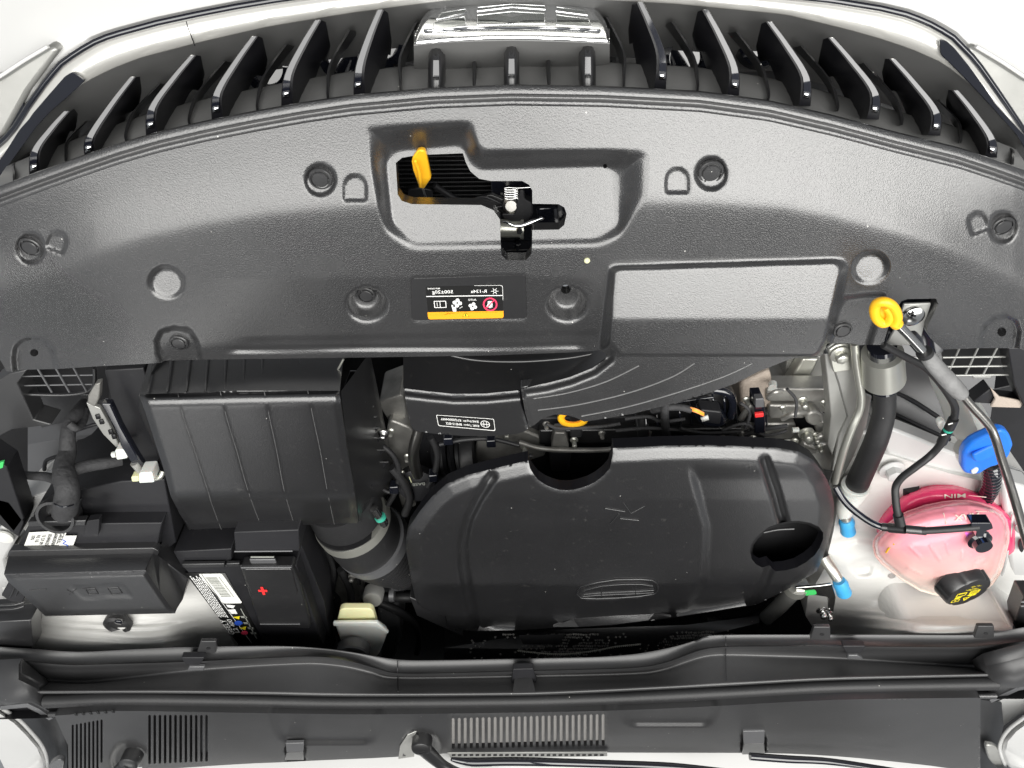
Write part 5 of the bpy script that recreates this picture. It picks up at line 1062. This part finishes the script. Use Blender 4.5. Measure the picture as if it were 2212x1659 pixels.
capflat('warning_triangle', [[(-6, 18), (-3, 18), (4, 30), (2, 32)], [(14, 18), (11, 18), (2, 30), (4, 32)], [(-6, 18), (14, 18), (12, 20.5), (-4, 20.5)], [(3, 21), (5, 21), (4.6, 27), (3.4, 27)]], 'printy')
capflat('book_symbol', boxo(-32, 19, -12, 29, 1.8) + [[(-23, 19), (-21.5, 19), (-21.5, 29), (-23, 29)]], 'printy')
capflat('grip_pad', [[(-6, -49), (16, -49), (14, -44), (-4, -44)]], 'printg', -26)
# vent connector and small hoses
vh = thing('vent_hose', 'thin black hose from the engine cover across the pink tank to its elbow', 'hose')
tube('hose', [(1805,1052,.80),(1818,1074,.81),(1835,1094,.82),(1858,1113,.83),(1884,1130,.84),(1905,1138,.845),(1925,1140,.85)], 7.5, 'gloss', vh, n=12)
tube('sleeve', [(1905,1138,.846),(1925,1140,.85)], 9, 'satin', vh, sub=1); tube('tee', [(1921,1140,.85),(1955,1143,.86)], 10.5, 'satin', vh, sub=1, n=14)
tube('sleeve', [(1955,1143,.86),(2000,1147,.865)], 9.5, 'satin', vh, sub=1)
tube('hose', [(1990,1147,.865),(2040,1144,.868),(2090,1140,.870),(2112,1138,.870)], 8, 'rubber', vh, n=12)
slab('elbow_connector', rounded([(2098,1130),(2142,1130),(2146,1142),(2128,1148),(2124,1160),(2108,1160),(2110,1148),(2098,1146)], 3), .872, .014, 'gloss', vh, bevel=.002)
lathe('nozzle', W(2113, 1163, .838), (0, .1, 1), [(.016, 0), (.016, .005), (.012, .008), (.011, .016)], 'gloss', vh)
wh = thing('washer_hose', 'thin black hose with a green ring and white marks curving to the tank tee', 'hose')
tube('hose', [(1908,745,.80),(1956,771,.80),(2001,796,.80),(2035,833,.80),(2060,872,.80),(2063,892,.80),(2058,908,.80),(2045,935,.80),(2033,958,.80),(2010,984,.80),(1975,1011,.81),(1949,1031,.82),(1935,1052,.83),(1935,1080,.84),(1939,1110,.85),(1946,1136,.855)], 8, 'rubber', wh, n=14, sub=6)
tube('sleeve', [(2060,905,.802),(2050,925,.802)], 10.5, 'rubber', wh, sub=1); tube('green_ring', [(2049,926,.802),(2047,930,.802)], 10, 'teal', wh, sub=1); tube('sleeve', [(2046,932,.802),(2034,956,.802)], 10.5, 'rubber', wh, sub=1)
tube('sleeve', [(1940,1112,.851),(1945,1132,.855)], 11, 'satin', wh, sub=1)
for a, b in (((2048,917),(2058,914)), ((2034,940),(2044,938))): tube('white_mark', [(*a, .815), (*b, .815)], 1.6, 'printw', wh, sub=1, n=6)
slab('hose_clip', rounded([(2026,915),(2040,908),(2050,925),(2042,932),(2030,930)], 6), .79, .01, 'whiteplastic', wh, bevel=.002)
wn = thing('washer_filler_neck', 'white plastic washer filler neck with a bright blue lobed cap behind the prop rod', 'filler neck')
sheet('neck', [[(2005,790,.66),(2050,815,.70),(2092,862,.66)],[(2024,849,.69),(2080,860,.735),(2127,884,.69)],[(2042,890,.71),(2100,900,.755),(2142,910,.71)],[(2055,930,.73),(2112,930,.77),(2156,935,.73)],[(2083,975,.75),(2125,965,.79),(2172,950,.75)]], 'whiteplastic', wn, autos=80, thick=.02)
tube('neck_ring', [(2110,958,.765),(2118,975,.77)], [46,48], 'whiteplastic', wn, sub=1, n=32)
bc = wn
BC = rounded([(2078,1012),(2079,1000),(2079,985),(2086,970),(2100,957),(2118,948),(2136,940),(2150,933),(2165,930),(2178,934),(2184,944),(2188,955),(2190,963),(2186,972),(2182,985),(2170,997),(2155,1006),(2140,1010),(2128,1017),(2118,1024),(2100,1026),(2084,1023)], 5)
slab('cap', BC, lambda x, y: .815 - .00025 * (y - 960) , .014, 'blue', bc, bevel=.004, seg=3)
slab('cap_grip', rounded([(2100,985),(2150,960),(2165,965),(2150,985),(2120,1000),(2104,998)], 8), .818, .006, 'blue', bc, bevel=.003, seg=3)
slab('cap_highlight_tab', rounded([(2098,1018),(2110,1010),(2116,1014),(2110,1023),(2100,1025)], 4), .804, .003, 'whiteplastic', bc)
ch = thing('corrugated_conduit', 'black corrugated conduit going down behind the pink tank', 'hose')
tube('conduit', [(2140,1000,.765),(2142,1025,.765),(2140,1050,.76),(2126,1075,.75)], 17, 'gloss', ch, corr=.09, ncorr=12, n=18)
pr = thing('bonnet_prop_rod', 'steel bonnet prop rod with yellow finger loop and grey foam sleeve', 'prop rod')
tube('rod', [(1935,697,.835),(1960,722,.835),(1999,764,.835)], 9.5, 'steel', pr, n=14)
tube('finger_loop', [(1932,699,.84),(1938,684,.842),(1930,662,.845),(1912,652,.845),(1895,655,.842),(1889,670,.84),(1894,688,.838),(1908,698,.838),(1920,692,.84),(1922,676,.842),(1912,664,.843)], [12,11,10,11,11,11,11,11,9,8,7], 'yellow', pr, n=16, sub=6)
slab('loop_web', rounded([(1893,665),(1915,660),(1925,675),(1915,700),(1898,692)], 8), .838, .008, 'yellow', pr, bevel=.003, seg=3)
tube('loop_socket', [(1925,688,.838),(1938,701,.836)], [14,13], 'yellow', pr, sub=1, n=20)
tube('rod_clip', [(1970,722,.828),(1980,736,.828),(1988,752,.828)], [10,12,9], 'gloss', pr)
tube('grommet', [(1996,760,.835),(2000,766,.835)], 17, 'rubber', pr, sub=1, n=20)
tube('foam_sleeve', [(2000,765,.835),(2020,790,.838),(2045,818,.842),(2072,847,.845),(2077,853,.845)], [15,17,18,17,13], 'foam', pr, n=24)
tube('rod_lower', [(2076,850,.845),(2096,874,.848),(2122,902,.852),(2140,924,.855),(2151,950,.86),(2163,990,.865),(2178,1035,.87),(2195,1090,.88),(2215,1160,.89),(2240,1240,.90)], 9, 'darksteel', pr, n=14)
pb = thing('prop_bracket', 'grey steel plate with a cross-head screw in the notch of the radiator cover', 'bracket')
slab('bracket_plate', rounded([(1953,657),(2012,655),(2000,692),(1986,745),(1914,747),(1940,700)], 3), .790, .003, 'sheetmetal', pb, bevel=.0008)
slab('dark_recess', [(1940,644),(2034,640),(2040,760),(1990,775),(1905,760)], .772, .01, 'gloss', pb)
scr = lathe('screw', W(1971, 682, .791), (0, 0, 1), [(.0125, 0), (.012, .003), (.008, .005), (.001, .0055)], 'steel', pb)
for r_ in (20, 110): slab('screw_cross', [(1971 + 8 * math.cos(math.radians(r_)) - 2 * math.sin(math.radians(r_)), 681 + 8 * math.sin(math.radians(r_)) + 2 * math.cos(math.radians(r_))), (1971 - 8 * math.cos(math.radians(r_)) - 2 * math.sin(math.radians(r_)), 681 - 8 * math.sin(math.radians(r_)) + 2 * math.cos(math.radians(r_))), (1971 - 8 * math.cos(math.radians(r_)) + 2 * math.sin(math.radians(r_)), 681 - 8 * math.sin(math.radians(r_)) - 2 * math.cos(math.radians(r_))), (1971 + 8 * math.cos(math.radians(r_)) + 2 * math.sin(math.radians(r_)), 681 + 8 * math.sin(math.radians(r_)) - 2 * math.cos(math.radians(r_)))], .7972, .0006, 'dark', scr, bevel=0)
slab('lower_panel', [(1925,738),(2005,735),(2010,790),(1990,795),(1950,765)], .74, .01, 'white', pb)
MR = thing('right_mesh_guard', 'black plastic mesh of square holes with bright edges under the right end of the cover', 'mesh')
sheet('mesh_dark', [[(2030,740,.68),(2200,740,.68)],[(2040,812,.68),(2200,812,.68)]], 'void', MR)
for a, b in (((2078,740),(2050,802)), ((2118,740),(2086,808)), ((2160,740),(2124,808))): tube('mesh_bar', [(*a, .737), (*b, .737)], 2.2, 'sheetmetal', MR, sub=1, n=8)
for x0, y, x1 in ((2036,771,2190),(2040,791,2196),(2050,810,2187)): tube('mesh_bar', [(x0, y + 1, .737), (x1, y - 1, .737)], 2.4, 'sheetmetal', MR, sub=1, n=8)
slab('mesh_foot', [(2100,812),(2145,811),(2140,818),(2103,819)], .737, .004, 'sheetmetal', MR)
ra = thing('right_air_baffle', 'black moulded baffle plate at the right edge beside the mesh', 'baffle')
slab('baffle_plate', [(2178,752),(2240,750),(2240,900),(2212,880),(2190,830)], .75, .03, 'dark', ra)
slab('baffle_foot', [(2140,840),(2155,862),(2240,870),(2240,880),(2100,870)], .74, .02, 'dark', ra)
tg = slab('stone_guard_tab', [(2140,838),(2160,858),(2212,868),(2205,882),(2140,880),(2150,862)], .745, .004, 'tan', None); tag(tg, 'pale speckled metal tab below the right mesh guard', 'tab')
re_ = thing('right_edge_trim', 'black plastic trim corner at the right edge above the cowl', 'trim')
slab('trim_plate', [(2240,1290),(2212,1290),(2195,1335),(2198,1365),(2240,1380)], .84, .03, 'satin', re_)
for k in range(2): tube('trim_rib', [(2205,1300 + k * 9,.843),(2240,1298 + k * 9,.843)], 2.5, 'grey', re_, sub=1)
# ================================================================== COWL
cw = thing('windscreen_cowl', 'long black plastic cowl channel with ribs, seal and clips across the rear of the bay', 'cowl')
def ln(P): 
    P = cr(P, 4); return lambda x: np.interp(x, [p[0] for p in P], [p[1] for p in P])
e0 = ln([(-40,1395),(61,1401),(167,1408),(280,1403),(393,1398),(513,1396),(615,1396),(690,1400),(756,1408),(859,1425),(960,1426),(1068,1424),(1270,1420),(1350,1415),(1398,1409),(1460,1396),(1512,1381),(1550,1372),(1769,1371),(1950,1371),(2098,1371),(2171,1362),(2240,1350)])
e1 = ln([(-40,1424),(41,1429),(144,1438),(250,1436),(386,1432),(540,1425),(684,1420),(756,1430),(810,1445),(856,1456),(958,1456),(1156,1451),(1361,1445),(1434,1434),(1475,1420),(1514,1406),(1568,1399),(1690,1398),(1820,1398),(1960,1399),(2098,1399),(2212,1387),(2240,1383)])
e2 = ln([(-40,1455),(100,1468),(191,1471),(290,1462),(393,1451),(530,1441),(649,1435),(700,1436),(756,1443),(810,1456),(859,1465),(1100,1462),(1361,1456),(1430,1448),(1475,1434),(1520,1420),(1568,1416),(1690,1419),(1820,1423),(1960,1431),(2098,1438),(2240,1445)])
e3 = ln([(-40,1497),(126,1496),(342,1495),(560,1498),(756,1502),(1105,1500),(1260,1495),(1404,1488),(1590,1478),(1769,1468),(1950,1463),(2135,1459),(2240,1456)])
e4 = ln([(-40,1545),(116,1540),(239,1529),(480,1532),(756,1536),(1000,1534),(1288,1529),(1512,1520),(1769,1506),(1950,1502),(2149,1500),(2240,1500)])
XS = np.linspace(-30, 2235, 150)
def row(e, dy, z): return [(x, float(e(x)) + dy, z + .006 * ((x - 1106) / 1106) ** 2 * -1) for x in XS]
sheet('channel', [row(e0, 8, .80), row(e0, 1, .868), row(e0, 0, .872), row(e0, 4, .8735), row(e1, -5, .886), row(e1, -1.5, .8905), row(e1, 1.5, .8905), row(e1, 5, .885), row(e2, -4, .878), row(e2, 0, .880), row(e2, 4, .883), row(e3, -6, .915), row(e3, -1, .919), row(e3, 3, .916)], 'cowl', cw, autos=120)
tube('rubber_seal', [(x, float(e3(x)) * .58 + float(e4(x)) * .42 - 1, .915) for x in np.linspace(100, 2150, 60)], 15, 'rubber', cw, sub=1, n=16)
tube('seal_bead', [(x, float(e4(x)) + 2, .925) for x in np.linspace(108, 2150, 60)], [7] * 60, 'satin', cw, sub=1, n=12)
sheet('seal_valley', [row(e3, 6, .905), row(e4, -8, .905), row(e4, 10, .925)], 'dark', cw)
cseam = [(1568, e0, e2), (859, e0, e2)]
for x in (859, 1568): tube('panel_seam', [(x + d, float(e0(x)) + (float(e2(x)) - float(e0(x))) * t + 2, zz) for d, t, zz in ((0, 0, .8735), (0, .6, .889), (0, 1, .8805))], .9, 'dark', cw, n=6); tube('panel_seam', [(x, float(e2(x)) + 2, .8825), (x + 1, float(e3(x)) - 8, .915)], .9, 'dark', cw, sub=1, n=6)
for (x, y, w_, h_) in ((446,1398,42,24),(1772,1368,44,26),(2126,1366,44,26)):
    slab('fixing_tab', rounded([(x - w_ / 2, y + h_ / 2), (x - w_ / 2 + 8, y - h_ / 2), (x + w_ / 2, y - h_ / 2), (x + w_ / 2, y + h_ / 2)], 3), [.882] * 20, .006, 'cowl', cw, bevel=.0015)
    slab('tab_slot', ell(x + 4, y + 3, 5, 2.5, 10), .8826, .001, 'void', cw, bevel=0)
for (x, y, s) in ((418,1433,1),(1843,1408,-1)):
    slab('clip_socket', rounded([(x - 28 * s, y - 12), (x + 24 * s, y - 12), (x + 14 * s, y + 4), (x - 16 * s, y + 4)], 4), .892, .01, 'dark', cw)
    slab('clip_lip', [(x - 10, y + 8), (x + 24 * s if s > 0 else x + 10, y + 8), (x + 22, y + 16), (x - 14, y + 16)], .892, .006, 'grey', cw)
slab('latch_hook', rounded([(1108,1446),(1152,1445),(1155,1460),(1166,1496),(1156,1498),(1144,1464),(1117,1465),(1109,1498),(1100,1497),(1107,1462)], 2), [.893] * 50, .01, 'dark', cw, bevel=.001)
slab('hook_plate', [(1113,1462),(1147,1461),(1156,1496),(1108,1497)], [.890,.890,.918,.918], .004, 'cowl', cw, bevel=0)
# grille panel
gp = thing('cowl_grille', 'black cowl grille panel with three groups of slots below the windscreen', 'cowl grille')
BOT = ln([(90,1680),(478,1653),(600,1647),(702,1642),(840,1636),(973,1627),(1100,1625),(1404,1626),(1656,1627),(1780,1632),(1879,1640),(2025,1656),(2125,1672)])
def gz(x, y):
    x, y = np.asarray(x, float), np.asarray(y, float); z = .935 - .00006 * (y - 1540)
    pads = [rounded([(573,1520),(838,1524),(828,1578),(815,1606),(640,1606),(600,1600),(585,1570)], 18), rounded([(1318,1515),(1560,1505),(1555,1540),(1545,1562),(1530,1567),(1360,1568),(1340,1560)], 10)]
    for P in pads: z = z + pocket(x, y, P, ins(P, .80), .004)
    z = z + pocket(x, y, ell(911,1612,44,40,24), ell(908,1610,34,30,24), .012) + pocket(x, y, ell(280,1638,42,44,24), ell(280,1640,32,34,24), .010)
    for P in ([(616,1606),(656,1605),(660,1640),(620,1640)], [(1604,1580),(1652,1578),(1654,1622),(1602,1622)]):
        z = z - .009 * (inside(x, y, P)) * ss((y - P[0][1]) / 12 + .2)
    z = z + pocket(x, y, rounded([(968,1540),(1310,1532),(1316,1618),(972,1622)], 6), rounded([(974,1545),(1306,1537),(1310,1612),(978,1616)], 6), .003)
    return z
GOUT = [(118,1546)] + [(x, float(e4(x)) + 7) for x in np.linspace(150, 2110, 40)] + [(2118,1508),(2117,1671)] + [(x, float(BOT(x))) for x in np.linspace(2110, 150, 40)] + [(148,1676),(147,1610)]
def slotpoly(x, y0, y1, w_): return [(x - w_ / 2, y0 + 2), (x, y0), (x + w_ / 2, y0 + 2), (x + w_ / 2, y1 - 2), (x, y1), (x - w_ / 2, y1 - 2)]
slots = [slotpoly(157 + k * 8.9, 1565 - k * 1.6, 1668 - (k == 7) * 20, 4.6) for k in range(8)] + [slotpoly(323 + k * 11.2, 1544, 1651 - k * .5, 5.6) for k in range(12)] + [slotpoly(979 + k * 12.96, 1551 - k * .35, 1618 - k * .25, 6.6) for k in range(26)]
relief('panel', GOUT, gz, 5.5, 'cowl', gp, holes=slots, skirt=.016)
for k in range(6): slab('small_vent', [(158 + k * 16, 1541 - k * 1.2), (163 + k * 16, 1540.5 - k * 1.2), (168 + k * 16, 1546 - k * 1.2), (163 + k * 16, 1546.5 - k * 1.2)], .9362, .0006, 'void', gp, bevel=0)
sheet('slot_backing', [[(974,1546,.9285),(1312,1538,.9285)],[(974,1606,.9245),(1312,1598,.9245)],[(974,1608,.9),(1312,1600,.9)]], 'slat', gp)
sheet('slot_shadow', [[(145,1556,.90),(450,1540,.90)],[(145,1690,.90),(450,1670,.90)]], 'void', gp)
slab('lower_flange', [(966,1627),(1312,1625),(1312,1634),(975,1640)], .9315, .004, 'sheetmetal', gp, bevel=.001)
for k in range(26): slab('drain_slot', rounded([(976 + k * 12.8, 1630), (984 + k * 12.8, 1629.6), (984 + k * 12.8, 1633), (976 + k * 12.8, 1633.5)], 1), .9321, .0006, 'void', gp, bevel=0)
for (x0, y0, x1, y1, yy) in ((617,1606,656,1624,1642),(1605,1580,1652,1606,1630)):
    slab('raised_tooth', [(x0, y0), (x1, y0 - 1), (x1 - 1, y1), (x0 + 2, y1 + 1)], [.936, .936, .942, .942], .006, 'grey', gp, bevel=.001)
    slab('tooth_face', [(x0 + 2, y1 + 2), (x1 - 1, y1 + 1), (x1, yy), (x0 - 2, yy)], [.941, .941, .934, .934], .006, 'satin', gp, bevel=.001)
# wipers
wpg = 'wiper spindles standing in round recesses of the cowl grille'
def wiper(x, y, pts, label):
    o = thing('wiper', label, 'wiper', wpg)
    lathe('spindle_cap', W(x, y, .936), (0, .25, 1), [(.0175, -.012), (.0175, .006), (.016, .010), (.012, .012), (.001, .0125)], 'satin', o)
    tube('arm', pts, [17, 14, 11, 9, 8], 'satin', o, n=14)
    return o
wp1 = wiper(911, 1608, [(911,1612,.938),(935,1635,.942),(960,1655,.948),(1000,1672,.955),(1060,1685,.96)], 'black wiper spindle and arm in the round recess left of the middle slots')
slab('light_panel', [(860,1640),(864,1612),(880,1588),(900,1580),(893,1600),(895,1635)], lambda x, y: float(gz([x], [y])[0]) + .003, .002, 'sheetmetal', wp1, bevel=.001)
wp2 = wiper(283, 1641, [(283,1645,.938),(262,1660,.942),(240,1680,.946),(215,1700,.95),(200,1715,.955)], 'black wiper spindle in the round recess between the left slot groups')
wb = wp1
tube('blade', [(975,1640,.955),(1020,1646,.955),(1120,1645,.958),(1300,1650,.96),(1450,1656,.965),(1580,1668,.97)], [4,9,9,8,8,6], 'gloss', wb, n=10)
tube('blade', [(1620,1634,.955),(1700,1640,.957),(1800,1646,.96),(1960,1670,.965)], [8,8,7,6], 'gloss', wb, n=10)
wsn = thing('windscreen', 'lower edge of the windscreen glass below the cowl, its bright reflection painted white', 'windscreen')
def wr(d, z): return [(x, float(BOT(min(max(x, 95), 2120))) + d, z) for x in np.linspace(-60, 2280, 60)]
sheet('glass', [wr(-8, .918), wr(22, .925), wr(60, .945), wr(110, .975)], 'white', wsn, autos=180)  # white paint stands in for the bright reflection on the glass
# hinge covers & wings
hl = thing('left_hinge_cover', 'dark moulded cover over the bonnet hinge at the left end of the cowl', 'hinge cover')
sheet('shell', [[(-40,1440,.90),(40,1436,.905),(80,1470,.895),(112,1490,.88)],[(-40,1470,.915),(40,1468,.925),(85,1490,.91),(118,1515,.895)],[(-40,1505,.92),(20,1516,.93),(70,1515,.925),(122,1545,.91)],[(-40,1522,.905),(10,1532,.915),(60,1530,.91),(100,1552,.90)]], 'cowl', hl, autos=80, thick=.01)
sheet('edge_return', [[(0,1526,.92),(35,1522,.925),(60,1520,.925),(85,1532,.92),(114,1552,.91)],[(2,1534,.915),(35,1530,.92),(58,1528,.92),(82,1540,.915),(106,1556,.905)]], 'grey', hl, thick=.004)
sheet('inner_panel', [[(20,1545,.86),(60,1535,.87),(120,1550,.88),(150,1545,.88)],[(80,1600,.87),(100,1590,.88),(130,1600,.89),(150,1600,.89)],[(100,1680,.89),(120,1680,.89),(140,1680,.89),(155,1680,.89)]], 'satin', hl)
hr = thing('right_hinge_cover', 'dark moulded cover over the bonnet hinge at the right end of the cowl', 'hinge cover')
sheet('shell', [[(2105,1440,.89),(2130,1425,.90),(2180,1412,.905),(2250,1395,.905)],[(2118,1462,.90),(2140,1450,.92),(2190,1440,.925),(2250,1425,.92)],[(2135,1490,.905),(2155,1482,.92),(2195,1478,.93),(2250,1455,.925)],[(2138,1515,.90),(2160,1508,.91),(2200,1490,.915),(2250,1478,.91)]], 'cowl', hr, autos=80, thick=.01)
sheet('edge_return', [[(2138,1512,.91),(2160,1502,.915),(2195,1486,.92),(2240,1478,.92)],[(2142,1518,.905),(2165,1508,.91),(2200,1492,.915),(2240,1484,.915)]], 'grey', hr, thick=.004)
sheet('inner_panel', [[(2112,1510,.88),(2140,1515,.88),(2180,1520,.86)],[(2116,1580,.89),(2135,1585,.885),(2165,1580,.87)],[(2118,1680,.89),(2130,1680,.89),(2150,1680,.88)]], 'satin', hr)
fwl = thing('left_front_wing', 'white painted wing edge at the lower left corner', 'wing')
sheet('skin', [[(-60,1500,.90),(0,1528,.90),(38,1552,.90),(66,1580,.90),(90,1610,.90),(102,1640,.90),(103,1690,.90)],[(-60,1512,.915),(-8,1537,.915),(30,1562,.915),(56,1588,.915),(80,1616,.915),(92,1645,.915),(93,1690,.915)],[(-120,1560,.92),(-60,1600,.92),(-20,1620,.92),(0,1640,.92),(10,1660,.92),(14,1680,.92),(15,1700,.92)]], 'white', fwl, autos=80)
tube('wing_edge', [(0,1528,.905),(38,1552,.905),(66,1580,.905),(90,1610,.905),(102,1640,.905),(103,1680,.905)], 4, 'white', fwl)
slab('corner_piece', rounded([(95,1680),(108,1650),(125,1640),(138,1645),(130,1690)], 6), .93, .01, 'grey', fwl)
fwr = thing('right_front_wing', 'white painted wing edge at the lower right corner', 'wing')
sheet('skin', [[(2270,1510,.90),(2220,1545,.90),(2185,1570,.90),(2165,1595,.90),(2160,1620,.90),(2172,1655,.90),(2190,1690,.90)],[(2280,1522,.915),(2230,1555,.915),(2196,1580,.915),(2177,1602,.915),(2172,1625,.915),(2183,1655,.915),(2200,1690,.915)],[(2350,1560,.92),(2290,1600,.92),(2260,1620,.92),(2250,1640,.92),(2250,1655,.92),(2255,1670,.92),(2265,1700,.92)]], 'white', fwr, autos=80)
tube('wing_edge', [(2230,1538,.905),(2185,1570,.905),(2165,1595,.905),(2160,1620,.905),(2172,1655,.905)], 4, 'white', fwr)
sheet('inner_wing', [[(2140,1520,.86),(2200,1498,.88),(2260,1480,.88)],[(2150,1580,.86),(2200,1545,.88),(2260,1520,.89)]], 'white', fwr)
slab('hinge_arm', rounded([(2128,1610),(2150,1612),(2180,1640),(2205,1665),(2160,1668),(2135,1640)], 8), .905, .01, 'sheetmetal', fwr, bevel=.003)
slab('left_rail', [(-40,1345),(66,1340),(72,1402),(40,1428),(-40,1420)], .86, .03, 'satin', le)
# headlamps
for s, nm in ((1, 'left'), (-1, 'right')):
    mx = lambda P: [((x if s > 0 else 2212 - x), y) for x, y in P]
    o = thing(nm + '_headlamp', 'pale lens corner of the headlamp at the upper %s corner' % nm, 'headlamp')
    slab('lens', mx([(-60,190),(0,165),(105,98),(128,108),(60,200),(10,290),(-60,340)]), .685, .03, 'whiteplastic' if False else 'sheetmetal', o, bevel=.004)
    tube('lens_edge', [(x, y, .690) for x, y in mx([(-20,175),(0,165),(50,132),(104,100)])], 4, 'white', o)
# ================================================================== RAISED BONNET (over the windscreen, out of the picture, reflected in the plastics)
hd = thing('bonnet', 'white bonnet standing open over the windscreen with its dark lining facing the engine bay', 'bonnet')
def hq(y, z): return y, z
V, F = [], []; n = 16
for j in range(13):
    t = j / 12; yy = -1.53 + .27 * t + .05 * math.sin(math.pi * t); zz = 1.08 + 1.12 * t
    for i in range(n + 1):
        u = i / n * 2 - 1; V.append(Vector((u * (.74 - .05 * t), yy - .05 * u * u, zz)))
for j in range(12):
    for i in range(n): a = j * (n + 1) + i; F.append([a, a + 1, a + n + 2, a + n + 1])
o = meshob('lining', V, F, 'hood', hd, autos=180)
o2 = meshob('outer_skin', [v + Vector((0, -.03, .01)) for v in V], F, 'white', hd, autos=180)
# ================================================================== finish: put each Empty at the base of its thing
bpy.context.view_layer.update()
for r in ROOTS:
    ch = [c for c in r.children]
    pts = [c.matrix_world @ Vector(b) for c in ch for b in c.bound_box]
    if not pts: continue
    L = Vector(((min(p.x for p in pts) + max(p.x for p in pts)) / 2, (min(p.y for p in pts) + max(p.y for p in pts)) / 2, min(p.z for p in pts)))
    r.location = L
    for c in ch: c.location = -L
bpy.context.view_layer.update()
